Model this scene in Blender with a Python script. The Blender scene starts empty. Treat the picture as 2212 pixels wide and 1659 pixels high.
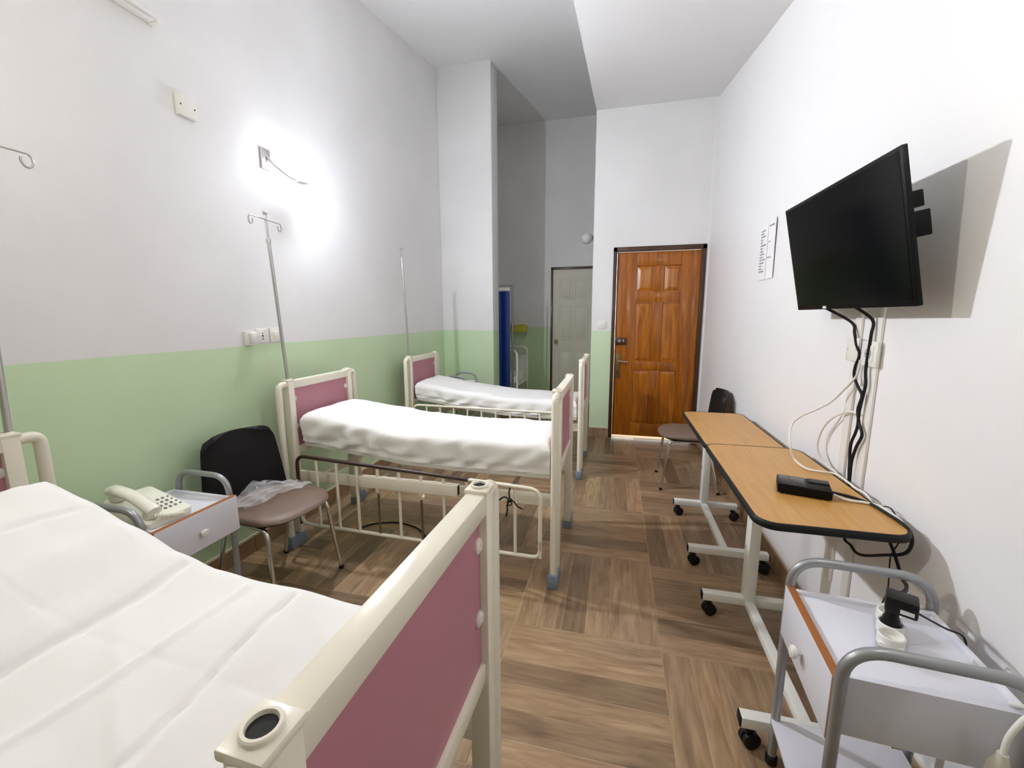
import bpy, bmesh, math, random
from mathutils import Vector, Matrix, noise as mnoise
random.seed(7)
S = bpy.context.scene
COL = S.collection

# ------------------------------------------------------------------ camera, world, exposure
CAM_Z = 1.40
yaw, pitch, roll = 0.243397735, 0.158386801, -0.00405535
cy_, sy_, cp_, sp_ = math.cos(yaw), math.sin(yaw), math.cos(pitch), math.sin(pitch)
fw = Vector((-sy_ * cp_, cy_ * cp_, -sp_)); rt = Vector((cy_, sy_, 0)); up = rt.cross(fw)
r2 = math.cos(roll) * rt + math.sin(roll) * up; u2 = -math.sin(roll) * rt + math.cos(roll) * up
cam_d = bpy.data.cameras.new('camera'); cam = bpy.data.objects.new('camera', cam_d); COL.objects.link(cam)
M3 = Matrix((r2, u2, -fw)).transposed()
cam.matrix_world = Matrix.Translation((0, 0, CAM_Z)) @ M3.to_4x4()
cam_d.sensor_fit = 'HORIZONTAL'; cam_d.sensor_width = 36; cam_d.lens = 907.87 / 2212 * 36
cam_d.clip_start = 0.02; cam_d.clip_end = 200
S.camera = cam
S.view_settings.view_transform = 'Standard'; S.view_settings.look = 'None'
S.view_settings.gamma = 1; S.view_settings.use_curve_mapping = False
S.view_settings.exposure = 0.74
w = bpy.data.worlds.new('sky'); S.world = w; w.use_nodes = True
w.node_tree.nodes['Background'].inputs[0].default_value = (1.0, 0.99, 0.96, 1)
w.node_tree.nodes['Background'].inputs[1].default_value = 2.6
LAMP_MAIN, LAMP_SIDE, LAMP_BACK = 1600.0, 150.0, 470.0

# ------------------------------------------------------------------ helpers
def srgb(r, g, b):
    f = lambda c: (c / 255 / 12.92) if c / 255 <= .04045 else ((c / 255 + .055) / 1.055) ** 2.4
    return (f(r), f(g), f(b), 1)

def mat(name, col, rough=.5, metal=0, var=0, vscale=8, bump=0, bscale=60, spec=.5, trans=0, alpha=1, emit=None, coat=0):
    m = bpy.data.materials.new(name); m.use_nodes = True
    nt = m.node_tree; b = nt.nodes['Principled BSDF']
    b.inputs['Base Color'].default_value = col; b.inputs['Roughness'].default_value = rough
    b.inputs['Metallic'].default_value = metal; b.inputs['Specular IOR Level'].default_value = spec
    b.inputs['Transmission Weight'].default_value = trans; b.inputs['Alpha'].default_value = alpha
    b.inputs['Coat Weight'].default_value = coat
    if emit:
        b.inputs['Emission Color'].default_value = emit[0]; b.inputs['Emission Strength'].default_value = emit[1]
    tc = nt.nodes.new('ShaderNodeTexCoord')
    if var:
        n = nt.nodes.new('ShaderNodeTexNoise'); n.inputs['Scale'].default_value = vscale; n.inputs['Detail'].default_value = 5
        nt.links.new(tc.outputs['Object'], n.inputs['Vector'])
        mx = nt.nodes.new('ShaderNodeMix'); mx.data_type = 'RGBA'
        mx.inputs[6].default_value = tuple(c * (1 - var) for c in col[:3]) + (1,)
        mx.inputs[7].default_value = tuple(min(1, c * (1 + var)) for c in col[:3]) + (1,)
        nt.links.new(n.outputs['Fac'], mx.inputs[0]); nt.links.new(mx.outputs[2], b.inputs['Base Color'])
    if bump:
        n2 = nt.nodes.new('ShaderNodeTexNoise'); n2.inputs['Scale'].default_value = bscale; n2.inputs['Detail'].default_value = 4
        nt.links.new(tc.outputs['Object'], n2.inputs['Vector'])
        bp = nt.nodes.new('ShaderNodeBump'); bp.inputs['Strength'].default_value = bump; bp.inputs['Distance'].default_value = .01
        nt.links.new(n2.outputs['Fac'], bp.inputs['Height']); nt.links.new(bp.outputs['Normal'], b.inputs['Normal'])
    return m

class MB:
    """collects shapes in world coordinates and links them as ONE mesh object"""
    def __init__(s): s.bm = bmesh.new()
    def _xf(s, vs, mx):
        if mx is not None: bmesh.ops.transform(s.bm, matrix=mx, verts=vs)
    def box(s, x0, x1, y0, y1, z0, z1, bev=0, mx=None, seg=2):
        r = bmesh.ops.create_cube(s.bm, size=1)
        vs = r['verts']
        for v in vs:
            v.co = Vector((x0 if v.co.x < 0 else x1, y0 if v.co.y < 0 else y1, z0 if v.co.z < 0 else z1))
        if bev:
            es = list({e for v in vs for e in v.link_edges})
            rb = bmesh.ops.bevel(s.bm, geom=es, offset=bev, segments=seg, profile=.5, affect='EDGES')
            vs = list({v for f in rb['faces'] for v in f.verts} | {v for v in vs if v.is_valid})
        s._xf(vs, mx); return s
    def tube(s, pts, r, seg=10, closed=False, caps=True, ry=None):
        pts = [Vector(p) for p in pts]; n = len(pts)
        rs = r if isinstance(r, (list, tuple)) else [r] * n
        rings = []; t0 = None; nrm = None
        for i, p in enumerate(pts):
            if closed: t = (pts[(i + 1) % n] - pts[i - 1])
            else: t = pts[min(i + 1, n - 1)] - pts[max(i - 1, 0)]
            t.normalize()
            if nrm is None:
                a = Vector((0, 0, 1)) if abs(t.z) < .9 else Vector((1, 0, 0))
                nrm = (a - t * a.dot(t)).normalized()
            else:
                nrm = (nrm - t * nrm.dot(t)).normalized()
            bn = t.cross(nrm)
            ring = []
            for k in range(seg):
                th = 2 * math.pi * k / seg
                ring.append(s.bm.verts.new(p + nrm * math.cos(th) * rs[i] + bn * math.sin(th) * (ry or rs[i])))
            rings.append(ring)
        m = n if closed else n - 1
        for i in range(m):
            a, b = rings[i], rings[(i + 1) % n]
            for k in range(seg):
                s.bm.faces.new((a[k], a[(k + 1) % seg], b[(k + 1) % seg], b[k]))
        if caps and not closed:
            s.bm.faces.new(rings[0][::-1]); s.bm.faces.new(rings[-1])
        return s
    def cyl(s, p, q, r, seg=16): return s.tube([p, q], r, seg)
    def lathe(s, prof, origin, axis='Z', seg=20):
        """prof: list of (radius, height)"""
        o = Vector(origin); rings = []
        for (r, h) in prof:
            ring = []
            for k in range(seg):
                th = 2 * math.pi * k / seg; c, d = r * math.cos(th), r * math.sin(th)
                v = {'Z': (c, d, h), 'X': (h, c, d), '-X': (-h, d, c), 'Y': (d, h, c), '-Y': (c, -h, d)}[axis]
                ring.append(s.bm.verts.new(o + Vector(v)))
            rings.append(ring)
        for a, b in zip(rings, rings[1:]):
            for k in range(seg): s.bm.faces.new((a[k], a[(k + 1) % seg], b[(k + 1) % seg], b[k]))
        s.bm.faces.new(rings[0][::-1]); s.bm.faces.new(rings[-1]); return s
    def sphere(s, c, r, u=24, v=14, sc=(1, 1, 1)):
        rr = bmesh.ops.create_uvsphere(s.bm, u_segments=u, v_segments=v, radius=r)
        for x in rr['verts']: x.co = Vector((x.co.x * sc[0], x.co.y * sc[1], x.co.z * sc[2])) + Vector(c)
        return s
    def prism(s, poly, z0, z1, mx=None):
        """poly: list of xy"""
        a = [s.bm.verts.new((x, y, z0)) for x, y in poly]; b = [s.bm.verts.new((x, y, z1)) for x, y in poly]
        n = len(poly)
        s.bm.faces.new(a[::-1]); s.bm.faces.new(b)
        for i in range(n): s.bm.faces.new((a[i], a[(i + 1) % n], b[(i + 1) % n], b[i]))
        s._xf(a + b, mx); return s
    def grid(s, P, closed_u=False):
        """P[i][j] -> points; quads"""
        V = [[s.bm.verts.new(p) for p in row] for row in P]
        ni = len(V)
        for i in range(ni if closed_u else ni - 1):
            for j in range(len(V[0]) - 1):
                s.bm.faces.new((V[i][j], V[(i + 1) % ni][j], V[(i + 1) % ni][j + 1], V[i][j + 1]))
        return V
    def shell(s, P, th):
        """closed sheet of thickness th made from grid P (list of rows of Vectors)"""
        ni, nj = len(P), len(P[0]); N = []
        for i in range(ni):
            row = []
            for j in range(nj):
                du = P[min(i + 1, ni - 1)][j] - P[max(i - 1, 0)][j]; dv = P[i][min(j + 1, nj - 1)] - P[i][max(j - 1, 0)]
                row.append(du.cross(dv).normalized())
            N.append(row)
        A = [[s.bm.verts.new(P[i][j] + N[i][j] * th / 2) for j in range(nj)] for i in range(ni)]
        B = [[s.bm.verts.new(P[i][j] - N[i][j] * th / 2) for j in range(nj)] for i in range(ni)]
        for i in range(ni - 1):
            for j in range(nj - 1):
                s.bm.faces.new((A[i][j], A[i + 1][j], A[i + 1][j + 1], A[i][j + 1]))
                s.bm.faces.new((B[i][j + 1], B[i + 1][j + 1], B[i + 1][j], B[i][j]))
        for i in range(ni - 1):
            s.bm.faces.new((A[i][0], B[i][0], B[i + 1][0], A[i + 1][0])); s.bm.faces.new((A[i + 1][-1], B[i + 1][-1], B[i][-1], A[i][-1]))
        for j in range(nj - 1):
            s.bm.faces.new((A[0][j + 1], B[0][j + 1], B[0][j], A[0][j])); s.bm.faces.new((A[-1][j], B[-1][j], B[-1][j + 1], A[-1][j + 1]))
        return s
    def mesh(s, name, origin=(0, 0, 0), ang=38, flat=False):
        bm = s.bm
        bmesh.ops.translate(bm, vec=-Vector(origin), verts=bm.verts)
        bmesh.ops.recalc_face_normals(bm, faces=bm.faces)
        for f in bm.faces: f.smooth = not flat
        for e in bm.edges:
            if len(e.link_faces) == 2 and e.calc_face_angle(0) > math.radians(ang): e.smooth = False
        me = bpy.data.meshes.new(name); bm.to_mesh(me); bm.free(); return me
    def build(s, name, m, parent=None, label=None, origin=None, ang=38, flat=False):
        if origin is None: origin = world_loc(parent) if parent else (0, 0, 0)
        me = s.mesh(name, origin, ang, flat); me.materials.append(m)
        o = bpy.data.objects.new(name, me); COL.objects.link(o)
        if parent: o.parent = parent
        else: o.location = origin
        if label: o['label'] = label
        return o

def world_loc(o):
    v = Vector((0, 0, 0))
    while o: v += o.location; o = o.parent
    return v

def thing(name, label, cat, loc=(0, 0, 0), group=None):
    o = bpy.data.objects.new(name, None); COL.objects.link(o); o.location = loc; o.empty_display_size = .05
    o['label'] = label; o['category'] = cat
    if group: o['group'] = group
    return o
def tag(o, label, cat, group=None):
    o['label'] = label; o['category'] = cat
    if group: o['group'] = group
    return o
def struct(o, label=None):
    o['kind'] = 'structure'
    if label: o['label'] = label
    return o

def fillet(pts, r, n=6, closed=False):
    pts = [Vector(p) for p in pts]; out = []; N = len(pts)
    for i, p in enumerate(pts):
        if not closed and i in (0, N - 1): out.append(p); continue
        a = (pts[i - 1] - p); b = (pts[(i + 1) % N] - p)
        rr = r[i] if isinstance(r, (list, tuple)) else r
        rr = min(rr, a.length * .49, b.length * .49)
        a.normalize(); b.normalize()
        if a.angle(b) > 3.1: out.append(p); continue
        s0, s1 = p + a * rr, p + b * rr
        for k in range(n + 1):
            t = k / n; out.append((1 - t) ** 2 * s0 + 2 * t * (1 - t) * p + t * t * s1)
    return out
def smooth_path(pts, sub=6):
    P = [Vector(p) for p in pts]; out = []
    for i in range(len(P) - 1):
        p0, p1, p2, p3 = P[max(i - 1, 0)], P[i], P[i + 1], P[min(i + 2, len(P) - 1)]
        for k in range(sub):
            t = k / sub
            out.append(.5 * ((2 * p1) + (p2 - p0) * t + (2 * p0 - 5 * p1 + 4 * p2 - p3) * t * t + (3 * p1 - p0 - 3 * p2 + p3) * t ** 3))
    out.append(P[-1]); return out
def rounded_rect(x0, x1, y0, y1, r, n=6):
    out = []
    for cx, cy, a0 in ((x1 - r, y1 - r, 0), (x0 + r, y1 - r, 90), (x0 + r, y0 + r, 180), (x1 - r, y0 + r, 270)):
        for k in range(n + 1):
            a = math.radians(a0 + 90 * k / n); out.append((cx + r * math.cos(a), cy + r * math.sin(a)))
    return out
def rotz(o, ang): return Matrix.Translation(o) @ Matrix.Rotation(ang, 4, 'Z') @ Matrix.Translation(-Vector(o))

# ------------------------------------------------------------------ materials
def two_tone(name, white, green, zline):
    m = bpy.data.materials.new(name); m.use_nodes = True; nt = m.node_tree; b = nt.nodes['Principled BSDF']
    g = nt.nodes.new('ShaderNodeNewGeometry'); sep = nt.nodes.new('ShaderNodeSeparateXYZ'); nt.links.new(g.outputs['Position'], sep.inputs[0])
    n = nt.nodes.new('ShaderNodeTexNoise'); n.inputs['Scale'].default_value = 2.2; n.inputs['Detail'].default_value = 3
    nt.links.new(g.outputs['Position'], n.inputs['Vector'])
    ad = nt.nodes.new('ShaderNodeMath'); ad.operation = 'MULTIPLY_ADD'; ad.inputs[1].default_value = .012; nt.links.new(n.outputs['Fac'], ad.inputs[0]); nt.links.new(sep.outputs['Z'], ad.inputs[2])
    gt = nt.nodes.new('ShaderNodeMath'); gt.operation = 'GREATER_THAN'; gt.inputs[1].default_value = zline + .006; nt.links.new(ad.outputs[0], gt.inputs[0])
    mx = nt.nodes.new('ShaderNodeMix'); mx.data_type = 'RGBA'; mx.inputs[6].default_value = green; mx.inputs[7].default_value = white
    nt.links.new(gt.outputs[0], mx.inputs[0])
    # faint plaster mottling
    n3 = nt.nodes.new('ShaderNodeTexNoise'); n3.inputs['Scale'].default_value = 1.6; n3.inputs['Detail'].default_value = 6
    nt.links.new(g.outputs['Position'], n3.inputs['Vector'])
    mr = nt.nodes.new('ShaderNodeMapRange'); mr.inputs[1].default_value = .3; mr.inputs[2].default_value = .7; mr.inputs[3].default_value = .93; mr.inputs[4].default_value = 1.0
    nt.links.new(n3.outputs['Fac'], mr.inputs[0])
    ml = nt.nodes.new('ShaderNodeMix'); ml.data_type = 'RGBA'; ml.blend_type = 'MULTIPLY'; ml.inputs[0].default_value = 1
    nt.links.new(mx.outputs[2], ml.inputs[6]); nt.links.new(mr.outputs[0], ml.inputs[7]); nt.links.new(ml.outputs[2], b.inputs['Base Color'])
    b.inputs['Roughness'].default_value = .45; b.inputs['Specular IOR Level'].default_value = .3
    n2 = nt.nodes.new('ShaderNodeTexNoise'); n2.inputs['Scale'].default_value = 7; n2.inputs['Detail'].default_value = 8; nt.links.new(g.outputs['Position'], n2.inputs['Vector'])
    bp = nt.nodes.new('ShaderNodeBump'); bp.inputs['Strength'].default_value = .25; bp.inputs['Distance'].default_value = .012
    nt.links.new(n2.outputs['Fac'], bp.inputs['Height']); nt.links.new(bp.outputs['Normal'], b.inputs['Normal'])
    return m
WHITE = (.85, .84, .83, 1); GREEN = (.655, .82, .535, 1)
M_wall = two_tone('wall_paint_two_tone', WHITE, GREEN, 1.238)
M_white = mat('wall_paint_white', (.86, .845, .835, 1), .5, var=.02, vscale=2, bump=.18, bscale=7, spec=.3)
M_ceil = mat('ceiling_paint', (.86, .855, .85, 1), .7, bump=.1, bscale=6, spec=.2)
M_cream = mat('cream_enamel', srgb(238, 232, 214), .28, var=.03, vscale=14, bump=.06, bscale=40)
M_whitemetal = mat('white_powder_coat', srgb(236, 236, 228), .35, var=.02)
M_pink = mat('pink_laminate', srgb(186, 126, 140), .38, var=.03, vscale=5)
M_pinkplastic = mat('clip_plastic', srgb(226, 214, 206), .35)
M_boot = mat('blue_grey_rubber', srgb(128, 143, 160), .6, var=.06, vscale=60)
M_sheet = mat('white_cotton_sheet', (.86, .85, .815, 1), .85, bump=.12, bscale=30, spec=.15)
M_mattress = mat('mattress_cover', srgb(222, 220, 212), .6)
M_chrome = mat('chrome_tube', (.72, .72, .72, 1), .18, metal=1)
M_steel = mat('brushed_steel', (.56, .55, .54, 1), .3, metal=1, var=.1, vscale=30)
M_silver = mat('silver_painted_tube', srgb(160, 162, 164), .35, metal=.55, var=.06, vscale=25)
M_darksteel = mat('bare_steel_rod', srgb(120, 108, 98), .4, metal=.7)
M_black = mat('black_plastic', (.007, .007, .0075, 1), .4, spec=.3, var=.2, vscale=50)
M_blackrub = mat('black_rubber', (.007, .007, .0075, 1), .55, spec=.3, var=.2, vscale=40)
M_tv = mat('tv_casing', (.004, .004, .0045, 1), .45, spec=.14)
M_screen = mat('screen_glass', (.0015, .0015, .0017, 1), .14, spec=.22)
M_blackvinyl = mat('black_vinyl', (.005, .005, .0055, 1), .5, spec=.28, bump=.15, bscale=220)
M_brownvinyl = mat('brown_vinyl', srgb(126, 104, 90), .45, var=.08, vscale=20, bump=.15, bscale=200)
M_laminate = mat('white_laminate', srgb(226, 226, 234), .35, var=.01)
M_brownedge = mat('brown_edge_band', srgb(158, 98, 46), .5, var=.15, vscale=40)
M_plastic = mat('white_plastic', srgb(236, 234, 226), .35)
M_phone = mat('ivory_plastic', srgb(243, 241, 226), .32)
M_key = mat('grey_key', srgb(120, 120, 118), .45)
M_greyp = mat('grey_plastic', srgb(170, 174, 182), .45)
M_dark = mat('dark_hole', (.01, .01, .01, 1), .8)
M_blue = mat('blue_vinyl', srgb(24, 62, 140), .38, var=.2, vscale=6, bump=.2, bscale=15)
M_yellow = mat('yellow_plastic', srgb(214, 194, 70), .4)
M_paper = mat('paper', srgb(238, 236, 236), .8)
M_ink = mat('grey_ink', srgb(160, 162, 168), .8)
M_palegrey = mat('pale_door_paint', srgb(222, 217, 198), .45, var=.03, vscale=4)
M_darkwood = None
M_whitecable = mat('white_cable', srgb(232, 230, 220), .4)
M_ground = mat('concrete', (.6, .58, .55, 1), .9, var=.1, vscale=3)

def wood_mat(name, c0, c1, axis_scale=(9, 9, .9), rough=.3, knots=True, coat=.3):
    m = bpy.data.materials.new(name); m.use_nodes = True; nt = m.node_tree; b = nt.nodes['Principled BSDF']
    tc = nt.nodes.new('ShaderNodeTexCoord'); mp = nt.nodes.new('ShaderNodeMapping'); mp.inputs['Scale'].default_value = axis_scale
    oi = nt.nodes.new('ShaderNodeObjectInfo'); mul = nt.nodes.new('ShaderNodeMath'); mul.operation = 'MULTIPLY'; mul.inputs[1].default_value = 37
    nt.links.new(oi.outputs['Random'], mul.inputs[0])
    nt.links.new(tc.outputs['Object'], mp.inputs['Vector'])
    n = nt.nodes.new('ShaderNodeTexNoise'); n.noise_dimensions = '4D'; n.inputs['Scale'].default_value = 2.2; n.inputs['Detail'].default_value = 7; n.inputs['Distortion'].default_value = 1.2
    nt.links.new(mp.outputs[0], n.inputs['Vector']); nt.links.new(mul.outputs[0], n.inputs['W'])
    cr = nt.nodes.new('ShaderNodeValToRGB'); cr.color_ramp.elements[0].position = .32; cr.color_ramp.elements[1].position = .68
    cr.color_ramp.elements[0].color = c0; cr.color_ramp.elements[1].color = c1
    nt.links.new(n.outputs['Fac'], cr.inputs[0])
    last = cr.outputs[0]
    if knots:
        ml = nt.nodes.new('ShaderNodeMix'); ml.data_type = 'RGBA'; ml.blend_type = 'MULTIPLY'; ml.inputs[0].default_value = 1
        nt.links.new(last, ml.inputs[6]); nt.links.new(oi.outputs['Color'], ml.inputs[7]); last = ml.outputs[2]
        n2 = nt.nodes.new('ShaderNodeTexNoise'); n2.noise_dimensions = '4D'; n2.inputs['Scale'].default_value = 5.5; n2.inputs['Detail'].default_value = 3
        mp2 = nt.nodes.new('ShaderNodeMapping'); mp2.inputs['Scale'].default_value = (1.6, .55, 1); nt.links.new(tc.outputs['Object'], mp2.inputs['Vector'])
        nt.links.new(mp2.outputs[0], n2.inputs['Vector']); nt.links.new(mul.outputs[0], n2.inputs['W'])
        mr = nt.nodes.new('ShaderNodeMapRange'); mr.inputs[1].default_value = .58; mr.inputs[2].default_value = .76; mr.inputs[3].default_value = 1; mr.inputs[4].default_value = .45
        nt.links.new(n2.outputs['Fac'], mr.inputs[0])
        ml2 = nt.nodes.new('ShaderNodeMix'); ml2.data_type = 'RGBA'; ml2.blend_type = 'MULTIPLY'; ml2.inputs[0].default_value = 1
        nt.links.new(last, ml2.inputs[6]); nt.links.new(mr.outputs[0], ml2.inputs[7]); last = ml2.outputs[2]
    nt.links.new(last, b.inputs['Base Color']); b.inputs['Roughness'].default_value = rough; b.inputs['Coat Weight'].default_value = coat; b.inputs['Coat Roughness'].default_value = .15
    bp = nt.nodes.new('ShaderNodeBump'); bp.inputs['Strength'].default_value = .08; bp.inputs['Distance'].default_value = .004
    nt.links.new(n.outputs['Fac'], bp.inputs['Height']); nt.links.new(bp.outputs['Normal'], b.inputs['Normal'])
    return m
M_plank = wood_mat('wood_look_tile', srgb(142, 114, 86), srgb(182, 154, 121), (15, 1.8, 1), .34, True, 0)
M_cement = mat('white_cement', srgb(214, 206, 192), .8)
M_grout = mat('grout', srgb(190, 172, 144), .8)
M_door = wood_mat('varnished_pine', srgb(134, 68, 3), srgb(184, 108, 8), (12, 12, .8), .3, False, .25)
M_panel = wood_mat('varnished_pine_panel', srgb(140, 72, 4), srgb(192, 116, 12), (10, 10, .7), .28, False, .3)
M_frame = wood_mat('dark_stained_frame', srgb(48, 26, 14), srgb(76, 42, 22), (14, 14, 1), .4, False, .2)
M_beech = wood_mat('beech_laminate', srgb(190, 140, 72), srgb(202, 154, 84), (20, 1.2, 1), .38, False, 0)

def chipped(name, lo, hi):
    """cream enamel worn through to brown primer; the wear runs from the head (low x) along the tube"""
    m = bpy.data.materials.new(name); m.use_nodes = True; nt = m.node_tree; b = nt.nodes['Principled BSDF']
    g = nt.nodes.new('ShaderNodeNewGeometry'); sep = nt.nodes.new('ShaderNodeSeparateXYZ'); nt.links.new(g.outputs['Position'], sep.inputs[0])
    n = nt.nodes.new('ShaderNodeTexNoise'); n.inputs['Scale'].default_value = 5; n.inputs['Detail'].default_value = 4; n.inputs['Roughness'].default_value = .4
    nt.links.new(g.outputs['Position'], n.inputs['Vector'])
    mr = nt.nodes.new('ShaderNodeMapRange'); mr.inputs[1].default_value = lo; mr.inputs[2].default_value = hi; mr.inputs[3].default_value = .5; mr.inputs[4].default_value = -.06
    nt.links.new(sep.outputs['X'], mr.inputs[0])
    ad = nt.nodes.new('ShaderNodeMath'); ad.operation = 'ADD'; nt.links.new(n.outputs['Fac'], ad.inputs[0]); nt.links.new(mr.outputs[0], ad.inputs[1])
    gt = nt.nodes.new('ShaderNodeMath'); gt.operation = 'GREATER_THAN'; gt.inputs[1].default_value = .56; nt.links.new(ad.outputs[0], gt.inputs[0])
    mx = nt.nodes.new('ShaderNodeMix'); mx.data_type = 'RGBA'; mx.inputs[6].default_value = srgb(238, 232, 214); mx.inputs[7].default_value = srgb(62, 40, 32)
    nt.links.new(gt.outputs[0], mx.inputs[0]); nt.links.new(mx.outputs[2], b.inputs['Base Color']); b.inputs['Roughness'].default_value = .38
    return m
M_chipped = chipped('worn_enamel', -1.05, -.42)

# ------------------------------------------------------------------ room shell
XL, XR, YD, YB, Y0 = -2.10, .91, 4.914, 6.75, -2.2
T = .15
zl = lambda y: 3.26 + .19 * min(y, 4.92) + (.052 * (y - 4.92) if y > 4.92 else 0)
zr = lambda y: 2.565 + .20 * y
def yz_wall(name, x0, x1, segs, m, label=None):
    """wall between x0 and x1, side profile segs = [(y, ztop), ...] from z -0.1"""
    b = MB(); poly = [(segs[0][0], -.1)] + [(segs[-1][0], -.1)] + [(y, z) for y, z in segs[::-1]]
    A = [b.bm.verts.new((x0, y, z)) for y, z in poly]; B = [b.bm.verts.new((x1, y, z)) for y, z in poly]
    b.bm.faces.new(A); b.bm.faces.new(B[::-1])
    for i in range(len(A)): b.bm.faces.new((A[i], A[(i + 1) % len(A)], B[(i + 1) % len(A)], B[i]))
    return struct(b.build(name, m), label)
yz_wall('wall_left', XL - T, XL, [(Y0 - T, zl(Y0 - T) + .1), (4.92, zl(4.92) + .1), (YB + T, zl(YB + T) + .1)], M_wall)
yz_wall('wall_right', XR, XR + T, [(Y0 - T, 3.3), (YD + .16, 4.6)], M_white)
# far wall of the room with the door opening
DX0, DX1, DZ = -.059, .879, 2.142
b = MB(); b.box(-.285, DX0, YD, YD + T, -.1, 4.6); b.box(DX0, DX1, YD, YD + T, DZ, 4.6)
struct(b.build('wall_front', M_wall))
struct(MB().box(DX1, XR + T, YD, YD + T, -.1, 4.6).build('trim_2', M_white), 'narrow white strip of wall right of the wooden door')
b = MB(); b.box(-.285, -.285 + T, YD + T, YB + T, -.1, 4.8); struct(b.build('wall_alcove', M_wall))
AX0, AX1, AZ = -1.035, -.31, 2.165
b = MB(); b.box(XL - T, AX0, YB, YB + T, -.1, 4.8); b.box(AX1, -.1, YB, YB + T, -.1, 4.8); b.box(AX0, AX1, YB, YB + T, AZ, 4.8)
struct(b.build('wall_far', M_wall))
b = MB(); b.box(XL, -1.452, 4.92, 5.178, -.05, 4.3, .006); struct(b.build('wall_pillar', M_wall), 'square pillar against the left wall')
# back wall (behind the camera)
b = MB(); b.box(XL - T, XR + T, Y0 - T, Y0, -.1, 3.2); struct(b.build('wall_back', M_wall))
# ceilings: the left one is higher, both rise towards the far wall
def slab(name, x0, x1, pts, th, m):
    b = MB()
    A = [b.bm.verts.new((x0, y, z)) for y, z in pts] + [b.bm.verts.new((x0, y, z + th)) for y, z in pts[::-1]]
    B = [b.bm.verts.new((x1, v.co.y, v.co.z)) for v in A]
    b.bm.faces.new(A); b.bm.faces.new(B[::-1])
    for i in range(len(A)): b.bm.faces.new((A[i], A[(i + 1) % len(A)], B[(i + 1) % len(A)], B[i]))
    return b.build(name, m)
struct(slab('ceiling', XL - T, XR + T, [(Y0 - T, zl(Y0 - T)), (4.92, zl(4.92)), (YB + T, zl(YB + T))], .15, M_ceil))
struct(slab('trim_1', -.287, XR, [(Y0, zr(Y0)), (YD, zr(YD))], .75, M_ceil), 'lowered ceiling section over the right side of the room')
b = MB(); b.box(-14, 14, -16, 20, -.16, -.10); struct(b.build('ground', M_ground))
b = MB(); b.box(XL - T, XR + T, Y0 - T, YB + T, -.10, -.0012); floor = struct(b.build('floor', M_grout))

# wood-look floor planks in a basket weave of six-plank blocks, each plank a piece of the floor
BS = .6455; PW = BS / 6; JX, JY = .228, 1.705
def plank_mesh(sx, sy):
    return MB().box(-sx / 2 + .0009, sx / 2 - .0009, -sy / 2 + .0009, sy / 2 - .0009, -.006, 0, .0007, seg=1).mesh('plank')
shared = {}
rp = random.Random(21)
def tone():
    r = rp.random()
    if r < .2: k = rp.uniform(.52, .66)
    elif r < .55: k = rp.uniform(.74, .9)
    else: k = rp.uniform(.9, 1.08)
    return (k, k * rp.uniform(.95, 1.0), k * rp.uniform(.88, 1.0), 1)
# tones seen in the photograph, per block and plank
L_, M_, D_, X_ = 1.0, .86, .62, 1.08
fixed = {(-1, 0): (L_, M_, D_, L_, X_, .93), (-1, -1): (X_, .8, L_, .7, X_, .95), (-1, 1): (L_, D_, M_, .95, .78, M_), (-1, 2): (L_, M_, X_, .8, .72, X_), (-1, 3): (M_, .7, L_, D_, M_, L_),
         (0, 1): (D_, L_, M_, .72, M_, .6), (0, 0): (L_, D_, .8, .72, .78, .95), (0, -1): (.95, X_, M_, .8, .78, M_), (0, 2): (L_, .8, .66, L_, M_, .7), (0, 3): (M_, L_, .5, M_, L_, .8)}
def tone_of(bi, bj, k):
    t = tone()
    if (bi, bj) in fixed:
        q = fixed[(bi, bj)][k]; t = (q, q * .975, q * .94, 1)
    return t
def put_plank(cx, cy, sx, sy, turn, tone):
    key = (round(sx, 4), round(sy, 4))
    if key not in shared:
        me = plank_mesh(sx, sy); me.materials.append(M_plank); shared[key] = me
    o = bpy.data.objects.new('plank', shared[key]); COL.objects.link(o); o.parent = floor
    o.location = (cx, cy, 0); o.rotation_euler = (0, 0, turn)
    o.color = tone
    return o
count = 0
for bi in range(-4, 0):
    for bj in range(-2, 5):
        bx = JX + BS * bi
        by = JY + BS * bj
        vert = (bi + bj) % 2 == 1      # block left of the joint, at JY.. is laid along the room
        for k in range(6):
            tn = tone_of(bi, bj, k)
            if vert:
                x0, x1, y0, y1 = bx + PW * k, bx + PW * (k + 1), by, by + BS
            else:
                x0, x1, y0, y1 = bx, bx + BS, by + PW * k, by + PW * (k + 1)
            if x1 <= XL + .02 or x0 >= XR - .01 or y0 > YD - .02: continue
            x0c, x1c = max(x0, XL), min(x1, XR)
            if vert: put_plank((x0c + x1c) / 2, (y0 + y1) / 2, x1c - x0c, y1 - y0, 0, tn)
            else: put_plank((x0c + x1c) / 2, (y0 + y1) / 2, y1 - y0, x1c - x0c, math.pi / 2, tn)
            count += 1
# strip along the right wall, with slightly shifted blocks
bx = JX
for bj in range(-2, 5):
    by = JY + BS * bj - .03; vert = (bj % 2) == 1
    wdt = XR - bx; pw = wdt / 6
    for k in range(6):
        tn = tone_of(0, bj, k)
        if vert: put_plank(bx + pw * (k + .5), by + BS / 2, pw, BS, 0, tn)
        else: put_plank(bx + wdt / 2, by + PW * (k + .5), PW, wdt, math.pi / 2, tn)
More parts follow.
